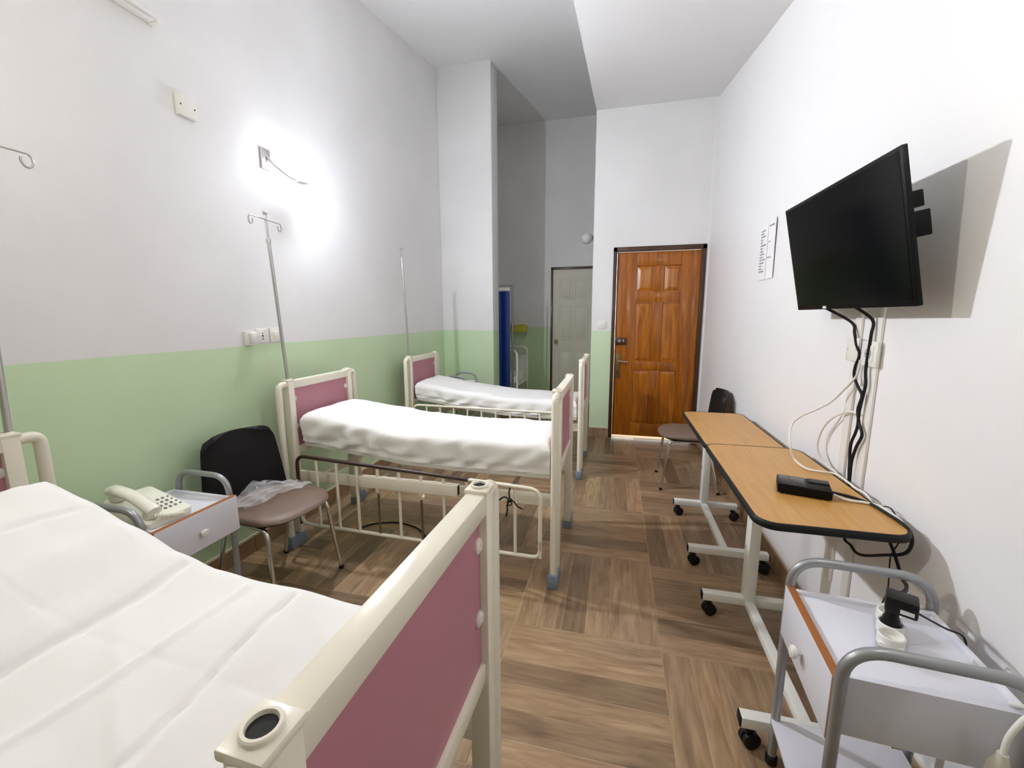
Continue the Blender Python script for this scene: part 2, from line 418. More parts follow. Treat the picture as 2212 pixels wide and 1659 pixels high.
# the rest of the floor (alcove and behind the camera) joined in one
b = MB()
for (xa, xb, ya, yb) in ((XL, -.285, YD, YB), (XL, XR, Y0, JY - 2 * BS - .03)):
    x = xa
    while x < xb - .01:
        y = ya
        while y < yb - .01:
            b.box(x + .001, min(x + PW, xb) - .001, y + .001, min(y + BS, yb) - .001, -.006, -.0005); y += BS
        x += PW
o = b.build('far_planks', M_plank, floor); o['kind'] = 'stuff'; o.color = (.85, .8, .75, 1)

# baseboards of wood-look tiles
def baseboard(name, along, a0, a1, pos, h, out):
    root = MB()
    if along == 'y': root.box(*sorted((pos, pos + out * .008)), a0, a1, 0, h + .004)
    else: root.box(a0, a1, *sorted((pos, pos + out * .008)), 0, h + .004)
    r = struct(root.build(name, M_cement)); a = a0; sh = None
    while a < a1 - .02:
        e = min(a + .32, a1); mb = MB()
        if along == 'y': mb.box(*sorted((pos + out * .007, pos + out * .018)), a + .0015, e - .0015, .001, h - .002, .001, seg=1)
        else: mb.box(a + .0015, e - .0015, *sorted((pos + out * .007, pos + out * .018)), .001, h - .002, .001, seg=1)
        o = mb.build('tile', M_plank, r); q = rp.uniform(.8, 1.05); o.color = (q, q * .98, q * .94, 1); a = e
baseboard('baseboard_left', 'y', .0, 4.92, XL, .10, 1)
baseboard('baseboard_right', 'y', .5, YD - .0, XR, .10, -1)
baseboard('baseboard_front', 'x', -.285, DX0, YD, .11, -1)

# ------------------------------------------------------------------ doors
b = MB()
b.box(DX0 - .004, DX0 + .036, YD - .012, YD + .10, 0, DZ, .003); b.box(DX1 - .036, DX1 + .004, YD - .012, YD + .10, 0, DZ, .003)
b.box(DX0 - .004, DX1 + .004, YD - .012, YD + .10, DZ - .045, DZ + .004, .003)
door = struct(b.build('door_1', M_frame), 'varnished six-panel wooden door in a dark frame at the end of the room')
ly0, ly1 = YD + .022, YD + .060
lx0, lx1 = DX0 + .0378, DX1 - .038
cols = ((.188, .376), (.474, .654)); rows = ((1.945, 1.668), (1.548, .898), (.800, .175))
b = MB()
b.box(lx0, cols[0][0], ly0, ly1, .03, DZ - .05, .002); b.box(cols[1][1], lx1 - .07, ly0, ly1, .03, DZ - .05, .002); b.box(lx1 - .068, lx1, ly0 - .003, ly1, .03, DZ - .05, .003)
leaf = b.build('door_leaf', M_door, door)
for z0, z1 in ((rows[0][0], DZ - .05), (rows[1][0], rows[0][1]), (rows[2][0], rows[1][1]), (.03, rows[2][1])):
    MB().box(cols[0][0] + .0006, cols[1][1] - .0006, ly0 + .001, ly1, z0, z1, .002).build('rail', M_door, leaf)
for r0 in rows:
    MB().box(cols[0][1], cols[1][0], ly0 + .0015, ly1, r0[1] + .0006, r0[0] - .0006, .002).build('mullion', M_door, leaf)
    for c in cols:
        x0, x1 = c; z1, z0 = r0; bm_ = MB(); d = .035; v = []
        ring = lambda ins, y: [bm_.bm.verts.new(p) for p in ((x0 + ins, y, z0 + ins), (x1 - ins, y, z0 + ins), (x1 - ins, y, z1 - ins), (x0 + ins, y, z1 - ins))]
        R = [ring(.0008, ly1 - .002), ring(.0008, ly0 + .004), ring(.008, ly0 + .016), ring(.012, ly0 + .016), ring(.042, ly0 + .006)]
        bm_.bm.faces.new(R[0])
        for a, c2 in zip(R, R[1:]):
            for k in range(4): bm_.bm.faces.new((a[k], a[(k + 1) % 4], c2[(k + 1) % 4], c2[k]))
        bm_.bm.faces.new(R[-1]); bm_.build('raised_panel', M_panel, leaf, ang=10)
lk = MB().box(-.018, .105, ly0 - .03, ly0 - .0005, 1.085, 1.165, .004).build('rim_lock', M_frame, door)
MB().lathe([(.016, 0), (.016, .006), (.010, .007), (.009, .003)], (.03, ly0 - .03, 1.127), '-Y', 18).build('cylinder', M_steel, lk)
MB().box(.07, .08, ly0 - .037, ly0 - .03, 1.11, 1.142, .002).build('lever', M_steel, lk)
hp = MB().box(-.002, .048, ly0 - .008, ly0 - .0005, .70, .985, .004).build('handle_plate', mat('brass_plate', srgb(120, 104, 70), .4, metal=.7), door)
b = MB(); b.tube(fillet([(.022, ly0 - .008, .90), (.022, ly0 - .05, .90), (.13, ly0 - .05, .892)], .015), .008, 10); b.build('lever_handle', M_steel, hp)
MB().lathe([(.009, 0), (.009, .004)], (.022, ly0 - .008, .765), '-Y', 14).build('keyhole', M_dark, hp)

b = MB(); b.box(AX0, AX0 + .03, YB - .01, YB + .08, 0, AZ, .002); b.box(AX1 - .03, AX1, YB - .01, YB + .08, 0, AZ, .002); b.box(AX0, AX1, YB - .01, YB + .08, AZ - .035, AZ, .002)
door2 = struct(b.build('door_2', M_frame), 'pale moulded door with a round knob at the back of the alcove')
dx0, dx1 = AX0 + .03, AX1 - .03; dy = YB + .02
b = MB(); b.box(dx0, dx1, dy, dy + .04, .005, AZ - .035); lf2 = b.build('door_leaf', M_palegrey, door2)
for c in ((dx0 + .11, dx0 + .11 + .20), (dx1 - .11 - .20, dx1 - .11)):
    for z0, z1 in ((.22, .86), (1.03, 1.56), (1.66, 2.0)):
        b = MB(); b.tube([(c[0], dy, z0), (c[1], dy, z0), (c[1], dy, z1), (c[0], dy, z1)], .005, 6, closed=True); b.build('panel_moulding', M_palegrey, lf2)
        MB().box(c[0] + .03, c[1] - .03, dy - .004, dy, z0 + .03, z1 - .03, .003).build('panel', M_palegrey, lf2)
MB().lathe([(.032, 0), (.03, .006), (.012, .012), (.012, .03), (.026, .04), (.03, .055), (.02, .068)], (dx0 + .06, dy, 1.005), '-Y', 20).build('door_knob', mat('brass_knob', srgb(170, 150, 110), .25, metal=1), door2)

# ------------------------------------------------------------------ beds
XF, XH = -.28, -1.895
def end_frame(root, x, yn, yf, s, plate_x, name):
    """one bed end: two posts, top and bottom rails, pink panel, hoops, boots. s: +1 foot end, -1 head end"""
    hs = .0225; zt = 1.028
    b = MB()
    b.box(x - .022, x + .022, yn + hs - .004, yf - hs + .004, zt - .048, zt, .004)
    fr = b.build(name, M_cream, root)
    MB().box(x - .016, x + .016, yn + hs - .004, yf - hs + .004, .575, .62, .003).build('bottom_rail', M_cream, fr)
    for yy, d in ((yn, -1), (yf, 1)):
        b = MB()
        b.box(x - .024, x + .024, yy - hs, yy + hs, .055, zt + .002, .004)
        b.build('post', M_cream, fr)
        # raised cap with its socket ring and hole
        b = MB(); b.box(x - .026, x + .026, yy - .027, yy + .027, zt - .004, zt + .008, .003)
        b.lathe([(.019, 0), (.019, .004), (.0175, .0055), (.0145, .0055), (.0135, .002), (.0135, .0005)], (x, yy, zt + .008), 'Z', 24)
        b.build('socket_cap', M_cream, fr)
        b = MB(); b.lathe([(.0132, 0), (.0132, .0012)], (x, yy, zt + .0082), 'Z', 20); b.build('socket_hole', M_dark, fr)
        off = .078
        path = fillet([(x, yy + d * .016, zt - .018), (x, yy + d * off, zt - .018), (x, yy + d * off, .05)], [0, .06, 0], 9)
        b = MB(); b.tube(path, .0185, 14); b.build('bumper_tube', M_cream, fr)
        yc = yy + d * (off / 2 + .004); hw = off / 2 + .024
        b = MB(); b.box(x - .026, x + .026, yc - hw, yc + hw, 0, .075, .005)
        b.build('rubber_foot', M_boot, root)
    b = MB(); b.box(x - .006, x + .006, yn + hs - .002, yf - hs + .002, .60, zt - .04); pn = b.build('panel', M_pink, root, 'pink laminate panel')
    for yy, d in ((yn + hs, 1), (yf - hs, -1)):
        for z in (.742, .915):
            b = MB(); pts = []
            b.lathe([(.018, 0), (.017, .004), (.011, .008), (.005, .0085), (.004, .006)], (x + .006, yy + d * .012, z), 'X', 18)
            c = b.build('panel_clip', M_pinkplastic, pn)
    return fr

def make_bed(yn, label, guard=True, chipped_rail=False, guard_z=(.592, .53, .172, .155), gy=-.085):
    yf = yn + .567
    root = thing('hospital_bed', label, 'bed', ((XF + XH) / 2, (yn + yf) / 2, 0), 'white steel hospital beds with pink end panels')
    end_frame(root, XF, yn, yf, 1, 0, 'foot_frame'); end_frame(root, XH, yn, yf, -1, 0, 'head_frame')
    for yy in (yn + .012, yf - .012):
        MB().box(XH + .02, XF - .02, yy - .012, yy + .012, .405, .47, .003).build('side_rail', M_cream, root)
    for x in (-1.75, -1.35, -.95, -.55): MB().box(x - .015, x + .015, yn + .02, yf - .02, .41, .44).build('cross_bar', M_cream, root)
    return root

def guard_rail(root, yn, worn, zt0, zt1, zb0, zb1, y0, y1, xa=-1.80, xb=-.35):
    """hinged side guard hanging on the aisle side: hoop, bars, latch channel"""
    P = lambda x, t: Vector((x, y0 + (y1 - y0) * (x - xa) / (xb - xa), (zb0 + (zb1 - zb0) * (x - xa) / (xb - xa)) * (1 - t) + (zt0 + (zt1 - zt0) * (x - xa) / (xb - xa)) * t))
    m = M_chipped if worn else M_cream
    b = MB(); b.tube(fillet([P(xa, 0), P(xa, 1), P(xb, 1), P(xb, 0)], .06, 7), .0105, 12); gr = None
    g = b.build('guard_rail', m, root, 'top rail with brown worn-through paint' if worn else None)
    b = MB(); b.tube(fillet([P(xa, .25), P(xa, 0), P(xb, 0), P(xb, .25)], .06, 7), .0105, 12); b.build('lower_rail', M_cream, g)
    n = 11
    for k in range(1, n):
        x = xa + (xb - xa) * k / n
        steel = worn and k in (4, 6)
        if steel:
            b = MB(); b.tube([P(x, .62), P(x, .97)], .0085, 10); b.build('guard_bar', M_cream, g)
            b = MB(); b.tube([P(x, .02), P(x, .64)], .0065, 10); b.build('guard_rod', M_darksteel, g, 'bare steel rod')
        else:
            b = MB(); b.tube([P(x, .02), P(x, .97)], .0085, 10); b.build('guard_bar', M_cream, g)
    if worn:
        x0, x1 = -1.375, -.795; ym = P(-1.08, 1).y; zc = .486
        b = MB(); b.box(x0, x1, ym - .022, ym + .014, zc - .032, zc + .030, .002)
        b.build('latch_channel', M_cream, g)
        MB().box(x1 - .001, x1 + .0015, ym - .016, ym + .010, zc - .026, zc + .024).build('channel_end', M_dark, g)
        MB().cyl((-.99, ym - .02, zc - .04), (-.98, ym - .045, zc - .046), .007, 10).build('latch_pin', M_cream, g)
        for x in (xa + (xb - xa) * 4 / n, xa + (xb - xa) * 6 / n):
            MB().lathe([(.013, 0), (.013, .022)], (x, ym - .004, zc - .054), 'Z', 12).build('bushing', M_cream, g)

def make_mattress(yn, label, prof, th, sag=.0, seed=1, xend=None, tuck=.0, creases=(), side_folds=.006):
    """mattress in a fitted white sheet; prof = [(x, ztop)] from head to foot"""
    yf = yn + .567; xs0, xs1 = prof[0][0], prof[-1][0]
    root = thing('mattress', label, 'mattress', ((xs0 + xs1) / 2, (yn + yf) / 2, prof[-1][1] - th), 'white sheeted mattresses on the beds')
    def ztop(x):
        for (a, za), (c, zc) in zip(prof, prof[1:]):
            if a <= x <= c:
                t = (x - a) / (c - a); t = t * t * (3 - 2 * t) * .5 + t * .5
                return za + (zc - za) * t
        return prof[0][1] if x < xs0 else prof[-1][1]
    NX, r = 150, .05
    y0, y1 = yn + .012, yf - .004
    # cross-section: bottom edge near -> up side -> over top -> down far side
    sec = []
    for k in range(9): sec.append(('s0', k / 9))
    for k in range(7): sec.append(('c0', k / 7))
    for k in range(56): sec.append(('t', k / 56))
    for k in range(7): sec.append(('c1', k / 7))
    for k in range(10): sec.append(('s1', k / 9))
    rows = []
    for i in range(NX + 1):
        u = i / NX; x = xs0 + (xs1 - xs0) * u
        zt = ztop(x); dz = (ztop(x + .01) - ztop(x - .01)) / .02; nx = -dz / math.sqrt(1 + dz * dz)
        e = min(u, 1 - u) * (xs1 - xs0); er = .03
        drop = 0 if e > er else er - math.sqrt(max(0, er * er - (er - e) ** 2))
        row = []
        for kind, t in sec:
            if kind == 's0': y = y0; d = th - (th - r) * t
            elif kind == 'c0': a = t * math.pi / 2; y = y0 + r - r * math.cos(a); d = r - r * math.sin(a)
            elif kind == 't': y = y0 + r + (y1 - y0 - 2 * r) * t; d = 0
            elif kind == 'c1': a = t * math.pi / 2; y = y1 - r + r * math.sin(a); d = r - r * math.cos(a)
            else: y = y1; d = r + (th - r) * t
            fall = d / th
            p = Vector((x * 3.1 + seed * 7, y * 3.4, seed))
            z = zt - max(d, drop if d < drop else d) + (1 - fall) * .010 * (mnoise.fractal(p, 1, 2, 3) - .05)
            if d < .001:
                v = (y - y0) / (y1 - y0)
                z += .007 * math.sin(v * math.pi) * .6
                for (cx, amp, wd, skew) in creases:
                    dd = x - (cx + skew * (v - .5)) - .008 * math.sin(v * 7 + cx * 9); z += amp * math.exp(-(dd / wd) ** 2)
                # long soft folds
                q = mnoise.noise(Vector((x * 2.2 + v * 1.6 + seed, v * 1.1, 3.3 + seed)))
                z += .004 * math.exp(-(q / .09) ** 2)
                z -= .0022 * math.exp(-(((y - (y0 + y1) / 2) + .01) / .006) ** 2)
            else:
                # diagonal pull folds on the sides
                f = math.sin((x * 34 + fall * 5.5 * (1 if kind[1] == '0' else -1)) + 2.5 * mnoise.noise(Vector((x * 4, fall * 2, seed))))
                amt = side_folds * min(1, fall * 1.3) * (.4 + .6 * abs(mnoise.noise(Vector((x * 2.3, 1.7, seed)))) * 2)
                y += (-1 if kind[1] == '0' else 1) * f * amt
            xx = x - dz * d * .6
            if d > th * .8: y += (1 if kind[1] == '0' else -1) * .008
            row.append(Vector((xx, y, z)))
        rows.append(row)
    b = MB(); V = b.grid(rows)
    for ring in (V[0], V[-1]):
        try: b.bm.faces.new(ring)
        except Exception: pass
    for i in range(NX): b.bm.faces.new((V[i][0], V[i + 1][0], V[i + 1][-1], V[i][-1]))
    sh = b.build('sheet', M_sheet, root, ang=60)
    # mattress base board under the sheet follows the same profile
    b = MB(); rows = []
    for i in range(41):
        x = xs0 + .01 + (xs1 - xs0 - .012) * i / 40; z = ztop(x) - th
        dz = (ztop(x + .01) - ztop(x - .01)) / .02; x -= dz * th * .6
        rows.append([Vector((x, y0 + .012, z - .028)), Vector((x, y0 + .008, z - .004)), Vector((x, y0 + .02, z + .002)), Vector((x, y1 - .02, z + .002)), Vector((x, y1 - .008, z - .004)), Vector((x, y1 - .012, z - .028)), Vector((x, y0 + .012, z - .028))])
    V = b.grid(rows); b.bm.faces.new(V[0][:-1]); b.bm.faces.new(V[-1][:-1])
    b.build('base_board', M_mattress, root)
    return root

B1, B2, B3 = .260, 2.083, 3.607
bed1 = make_bed(B1, 'white steel hospital bed in the foreground, its pink foot panel nearest the viewer')
bed2 = make_bed(B2, 'middle hospital bed, with a brown-chipped lowered side guard, beside the brown-seated chair')
bed3 = make_bed(B3, 'farthest hospital bed, standing next to the square pillar')
ra = -.0306; pv = Vector((XF, B1 + .283, 0))
bed1.location = pv + Matrix.Rotation(ra, 3, 'Z') @ (bed1.location - pv); bed1.rotation_euler = (0, 0, ra); bed1.location.x -= .008
guard_rail(bed2, B2, True, .598, .53, .172, .155, 2.005, 2.0, -1.81, -.35)
guard_rail(bed3, B3, False, .590, .578, .17, .16, 3.53, 3.53, -1.83, -.36)
make_mattress(B1, 'large cream-white sheeted mattress raised at the head, in the foreground', [(-1.615, .945), (-1.465, .905), (-1.3, .85), (-1.14, .788), (-1.02, .752), (-.84, .738), (-.57, .722), (-.326, .712)], .16, seed=3,
              creases=((-1.42, -.006, .008, .03), (-1.06, -.010, .011, -.03), (-.88, .006, .009, .05), (-.72, -.008, .007, -.02), (-.47, -.009, .007, .05)))
make_mattress(B2, 'white sheeted mattress on the middle bed, above the chipped guard', [(-1.845, .822), (-1.77, .818), (-1.46, .785), (-1.18, .752), (-.84, .742), (-.318, .745)], .165, seed=5, creases=((-.80, -.007, .006, .03), (-1.2, .004, .02, .06), (-.5, -.004, .007, -.02)), side_folds=.014)
make_mattress(B3, 'greyish white mattress on the farthest bed, by the pillar', [(-1.855, .785), (-1.79, .778), (-1.32, .712), (-.95, .675), (-.585, .667), (-.318, .667)], .14, seed=9, creases=((-.85, -.004, .006, .02),), side_folds=.012)

# drip poles standing in the head posts
def iv_pole(y, lean, label, hook_dir, top=1.98, L=.115):
    x = XH
    root = thing('iv_pole', label, 'drip stand', (x, y, 1.03), 'chrome drip poles on the bed heads')
    tp = Vector((x + lean[0], y + lean[1], top)); bt = Vector((x, y, 1.032)); md = bt.lerp(tp, .855)
    MB().tube([bt, md], .0095, 12).build('pole', M_steel, root)
    MB().tube([md, tp], .0065, 10).build('inner_rod', M_steel, root)
    MB().tube([md - Vector((0, 0, .018)), md + Vector((0, 0, .004))], .0125, 14).build('collar', M_steel, root)
    MB().sphere(tp + Vector((0, 0, .006)), .0125, 14, 10).build('finial', M_steel, root)
    h = Vector(hook_dir).normalized(); c = tp - Vector((0, 0, .028))
    for s in (-1, 1):
        d = h * s; pts = [c, c + d * L]
        R = .022
        for k in range(1, 13):
            a = math.radians(90 - k * 24); pts.append(c + d * (L + R * math.cos(a) * .7) + Vector((0, 0, -R + R * math.sin(a))))
        MB().tube(pts, .0034, 8).build('hook', M_steel, root)
iv_pole(B1 + .625, (-.0, .03), 'drip pole cut off by the left picture edge, on the near bed', (0, 1, 0), 1.962, .135)
iv_pole(B2, (-.012, -.045), 'drip pole with two open hooks under the lit wall lamp', (-.12, 1, 0), 1.965)
iv_pole(B3, (-.02, -.03), 'drip pole seen edge-on at the farthest bed', (-.47, .88, 0), 2.0)

# ------------------------------------------------------------------ chairs
def make_chair(loc, ang, label):
    root = thing('visitor_chair', label, 'chair', loc, 'brown and black visitor chairs'); root.rotation_euler = (0, 0, ang)
    def part(b, name, m, lab=None, ang_=38): return b.build(name, m, root, lab, origin=(0, 0, 0), ang=ang_)
    # seat: upholstered, rounded, with a waterfall front edge (chair faces +x)
    def sup(hw, hd, z, k=3.2, n=40, drop=0):
        out = []
        for i in range(n):
            a = 2 * math.pi * i / n; ca, sa = math.cos(a), math.sin(a)
            r = (abs(ca) ** k + abs(sa) ** k) ** (-1 / k); x, y = hd * r * ca, hw * r * sa
            out.append(Vector((x, y, z - drop * max(0, x / hd - .55) - .0)))
        return out
    b = MB(); rings = [sup(.195, .20, .425), sup(.216, .218, .43), sup(.222, .225, .442, drop=.02), sup(.218, .222, .455, drop=.03), sup(.205, .208, .464, drop=.03), sup(.16, .165, .467, drop=.02), sup(.08, .08, .464), sup(.01, .01, .463)]
    V = [[b.bm.verts.new(p) for p in r] for r in rings]
    for a, c in zip(V, V[1:]):
        for k in range(40): b.bm.faces.new((a[k], a[(k + 1) % 40], c[(k + 1) % 40], c[k]))
    b.bm.faces.new(V[0]); b.bm.faces.new(V[-1]); part(b, 'seat', M_brownvinyl, 'brown vinyl seat pad', 70)
    # under-seat shell
    b = MB(); rings = [sup(.15, .16, .405), sup(.19, .19, .412), sup(.2, .205, .428)]
    V = [[b.bm.verts.new(p) for p in r] for r in rings]
    for a, c in zip(V, V[1:]):
        for k in range(40): b.bm.faces.new((a[k], a[(k + 1) % 40], c[(k + 1) % 40], c[k]))
    b.bm.faces.new(V[0]); b.bm.faces.new(V[-1]); part(b, 'seat_shell', M_black)
    # backrest: curved shell with rounded top corners
    P = []
    for i in range(15):
        t = i / 14; z = .415 + .395 * t; hw = .232 - .045 * t
        if t > .72: k = (t - .72) / .28; hw *= math.sqrt(max(.0, 1 - .42 * k ** 3.5))
        row = []
        for j in range(17):
            v = j / 8 - 1; x = -.205 - .07 * t - .02 * (1 - t) ** 2 + .045 * v * v * (.5 + .5 * t) + .04 * max(0, .15 - t)
            row.append(Vector((x, hw * v, z + (0 if t < 1 else -.018 * v * v))))
        P.append(row)
    b = MB(); b.shell(P, .026); part(b, 'backrest', M_blackvinyl, 'black vinyl backrest', 60)
    for s in (-1, 1):
        b = MB(); b.tube(fillet([(.205, s * .205, .0), (.155, s * .18, .405), (-.13, s * .175, .412), (-.225, s * .205, .0)], .04, 7), .0105, 12)
        part(b, 'leg_frame', M_chrome)
        for x, y in ((.205, .205), (-.225, .205)):
            b = MB(); b.lathe([(.013, 0), (.013, .018), (.011, .02)], (x, s * y, 0), 'Z', 12); part(b, 'foot_cap', M_blackrub)
    for x in (.13, -.1):
        b = MB(); b.tube([(x, -.178, .408), (x, .178, .408)], .009, 10); part(b, 'cross_tube', M_chrome)
    return root
make_chair((-1.70, 1.715, 0), math.radians(-8), 'chair with a clear plastic wrapper on its brown seat, between telephone cabinet and bed')
make_chair((.595, 3.655, 0), math.radians(180), 'chair by the wooden door, partly behind the far table')

# crumpled clear plastic wrapper lying on the near chair's seat
def plastic_sheet():
    P = []; rg = random.Random(4)
    for i in range(26):
        row = []
        for j in range(16):
            u, v = i / 25, j / 15
            x = -1.88 + .15 * v + .10 * u + .02 * math.sin(u * 9); y = 1.555 + .34 * u
            z = .482 + .035 * abs(mnoise.noise(Vector((u * 5, v * 4, 2)))) + .05 * (1 - v) * math.exp(-((u - .5) / .3) ** 2) + .012 * abs(mnoise.noise(Vector((u * 16, v * 13, 5))))
            row.append(Vector((x, y, z)))
        P.append(row)
    b = MB(); b.shell(P, .0006)
    m = bpy.data.materials.new('clear_polythene'); m.use_nodes = True; nt = m.node_tree; pb = nt.nodes['Principled BSDF']
    pb.inputs['Base Color'].default_value = (.95, .95, .97, 1); pb.inputs['Roughness'].default_value = .12
    out = nt.nodes['Material Output']; tr = nt.nodes.new('ShaderNodeBsdfTransparent'); ms = nt.nodes.new('ShaderNodeMixShader')
    lw = nt.nodes.new('ShaderNodeLayerWeight'); lw.inputs[0].default_value = .35
    mr = nt.nodes.new('ShaderNodeMapRange'); mr.inputs[3].default_value = .05; mr.inputs[4].default_value = .42; nt.links.new(lw.outputs['Facing'], mr.inputs[0])
    nt.links.new(mr.outputs[0], ms.inputs[0]); nt.links.new(tr.outputs[0], ms.inputs[1]); nt.links.new(pb.outputs[0], ms.inputs[2]); nt.links.new(ms.outputs[0], out.inputs[0])
    o = b.build('plastic_wrapper', m, None, origin=(-1.7, 1.76, .48)); tag(o, 'crumpled clear plastic wrapper on the seat of the near chair', 'plastic bag')
plastic_sheet()

# ------------------------------------------------------------------ bedside cabinets
def make_cabinet(x0, x1, y0, y1, zt, front, label, yawdeg=0, dz_hoop=.085):
    """front: +1 drawer faces +x, -1 faces -x"""
    c = Vector(((x0 + x1) / 2, (y0 + y1) / 2, 0))
    root = thing('bedside_cabinet', label, 'bedside cabinet', c, 'tube-framed bedside cabinets'); root.rotation_euler = (0, 0, math.radians(yawdeg))
    hx, hy = (x1 - x0) / 2, (y1 - y0) / 2
    P = lambda b, n, m, lab=None, par=None: b.build(n, m, par or root, lab, origin=(0, 0, 0))
    f = front
    X = lambda a, b_: sorted((a * f, b_ * f))
    zb = zt - .145
    b = MB(); t = .014; bx = X(-hx + .0, hx - .02)
    b.box(bx[0], bx[1], -hy + .012, -hy + .012 + t, zb, zt, .001); b.box(bx[0], bx[1], hy - .012 - t, hy - .012, zb, zt, .001)
    bb = X(-hx, -hx + t); b.box(bb[0], bb[1], -hy + .0265, hy - .0265, zb, zt, .001)
    b.box(bx[0], bx[1], -hy + .0265, hy - .0265, zb, zb + .012)
    P(b, 'body', M_laminate)
    tx = X(-hx + t + .0005, hx - .021); b = MB(); b.box(tx[0], tx[1], -hy + .0265, hy - .0265, zt - .03, zt - .010, .001); P(b, 'tray_top', M_laminate)
    fx = X(hx - .0195, hx); b = MB(); b.box(fx[0], fx[1], -hy + .002, hy - .002, zb - .012, zt + .002, .0006); dr = P(b, 'drawer_front', M_brownedge, 'drawer front with brown edges')
    fc = X(hx - .001, hx + .0015); b = MB(); b.box(fc[0], fc[1], -hy + .004, hy - .004, zb - .010, zt, .0005); P(b, 'white_face', M_laminate, None, dr)
    ax = 'X' if f > 0 else '-X'
    b = MB(); b.lathe([(.006, 0), (.006, .010), (.013, .013), (.0165, .017), (.0165, .024), (.013, .027), (.012, .0255), (.0105, .0255), (.010, .0275), (.001, .0285)], (f * (hx + .0015), .0, zb + .06), ax, 22); P(b, 'knob', M_plastic, None, dr)
    r = .0125; hb = hx - .045 if f > 0 else hx + .004
    for s in (-1, 1):
        y = s * (hy + .003)
        b = MB(); b.tube(fillet([(hb, y, .03), (hb, y, zt + dz_hoop - .003), (-hx + .012, y, zt + dz_hoop), (-hx + .012, y, .03)], .085, 9), r, 14)
        hp_ = P(b, 'tube_frame', M_silver)
        for x in (hb, -hx + .012):
            b = MB(); b.lathe([(.009, .0), (.017, .006), (.017, .03), (.012, .036)], (x, y, 0), 'Z', 14); P(b, 'foot_cap', M_blackrub, None, hp_)
    b = MB(); b.box(-hx + .0, hx - .01, -hy + .0, hy - .0, .15, .166, .002); P(b, 'lower_shelf', M_laminate)
    return root
make_cabinet(-1.965, -1.62, 1.07, 1.425, .62, 1, 'bedside cabinet carrying the ivory telephone')
make_cabinet(.495, .835, .935, 1.275, .62, -1, 'bedside cabinet at the lower right with the power strip on top', -4)
make_cabinet(-1.86, -1.55, 4.33, 4.66, .665, 1, 'bedside cabinet mostly hidden between the farthest bed and the pillar')

# ------------------------------------------------------------------ telephone
def make_phone():
    o = Vector((-1.80, 1.19, .611)); a = math.radians(-6)
    root = thing('telephone', 'ivory push-button telephone with its handset on the left', 'telephone', o); root.rotation_euler = (0, 0, a)
    P = lambda b, n, m, par=None, lab=None, ang=38: b.build(n, m, par or root, lab, origin=(0, 0, 0), ang=ang)
    # local: front +x, keypad on +y side, handset on -y side
    hl, hw = .13, .085
    b = MB()
    def lid(x, y): return .030 + (hl - x) / (2 * hl) * .052
    poly = rounded_rect(-hl, hl, -hw, hw, .015, 4)
    A = [b.bm.verts.new((x * .97, y * .97, .0)) for x, y in poly]; B_ = [b.bm.verts.new((x, y, lid(x, y) - .006)) for x, y in poly]; C_ = [b.bm.verts.new((x * .975, y * .965, lid(x, y))) for x, y in poly]
    b.bm.faces.new(A[::-1]); b.bm.faces.new(C_)
    for q, w_ in ((A, B_), (B_, C_)):
        for i in range(len(poly)): b.bm.faces.new((q[i], q[(i + 1) % len(poly)], w_[(i + 1) % len(poly)], w_[i]))
    base = P(b, 'base', M_phone)
    sl = math.atan2(-.052, 2 * hl)
    for i in range(4):
        for j in range(4):
            x = .075 - i * .030 * .85; y = .016 + j * .0185
            small = j == 3
            rx, ry = (.007, .0055) if not small else (.0045, .004)
            z = lid(x, y)
            b = MB(); b.lathe([(1, -.001), (1, .002), (.8, .0032)], (0, 0, 0), 'Z', 14)
            for v in b.bm.verts: v.co = Vector((x + v.co.x * rx, y + v.co.y * ry, z + v.co.z - v.co.x * rx * .2))
            P(b, 'key', M_key, base)
    b = MB(); b.box(-.10, -.055, .012, .016, 0, .0008)
    for v in b.bm.verts: v.co.z += lid(v.co.x, v.co.y)
    P(b, 'index_slot', M_key, base)
    # handset: thick arched bar with two pads
    pts, rs = [], []
    for k in range(15):
        t = k / 14; x = -.125 + .25 * t
        z = lid(x, 0) + .032 + .020 * math.sin(t * math.pi)
        pts.append((x, -.048, z)); rs.append(.017 + .010 * abs(2 * t - 1) ** 3 + (-.008 if k in (0, 14) else 0))
    b = MB(); b.tube(pts, rs, 16, ry=.026)
    for x in (-.095, .098):
        b.lathe([(.024, 0), (.026, .012), (.022, .03)], (x, -.048, lid(x, 0) + .001), 'Z', 18)
    P(b, 'handset', M_phone, None, None, 50)
    # coiled cord
    pts = []
    for k in range(150):
        t = k / 149; th = t * 2 * math.pi * 17
        cx = .135 + .012 * math.sin(t * math.pi); cyy = -.055 + .10 * t; cz = .045 - .030 * t + .004
        pts.append((cx + .006 * math.cos(th), cyy, max(.009, cz) + .006 * math.sin(th)))
    b = MB(); b.tube(pts, .0022, 6); P(b, 'coiled_cord', M_phone)
make_phone()

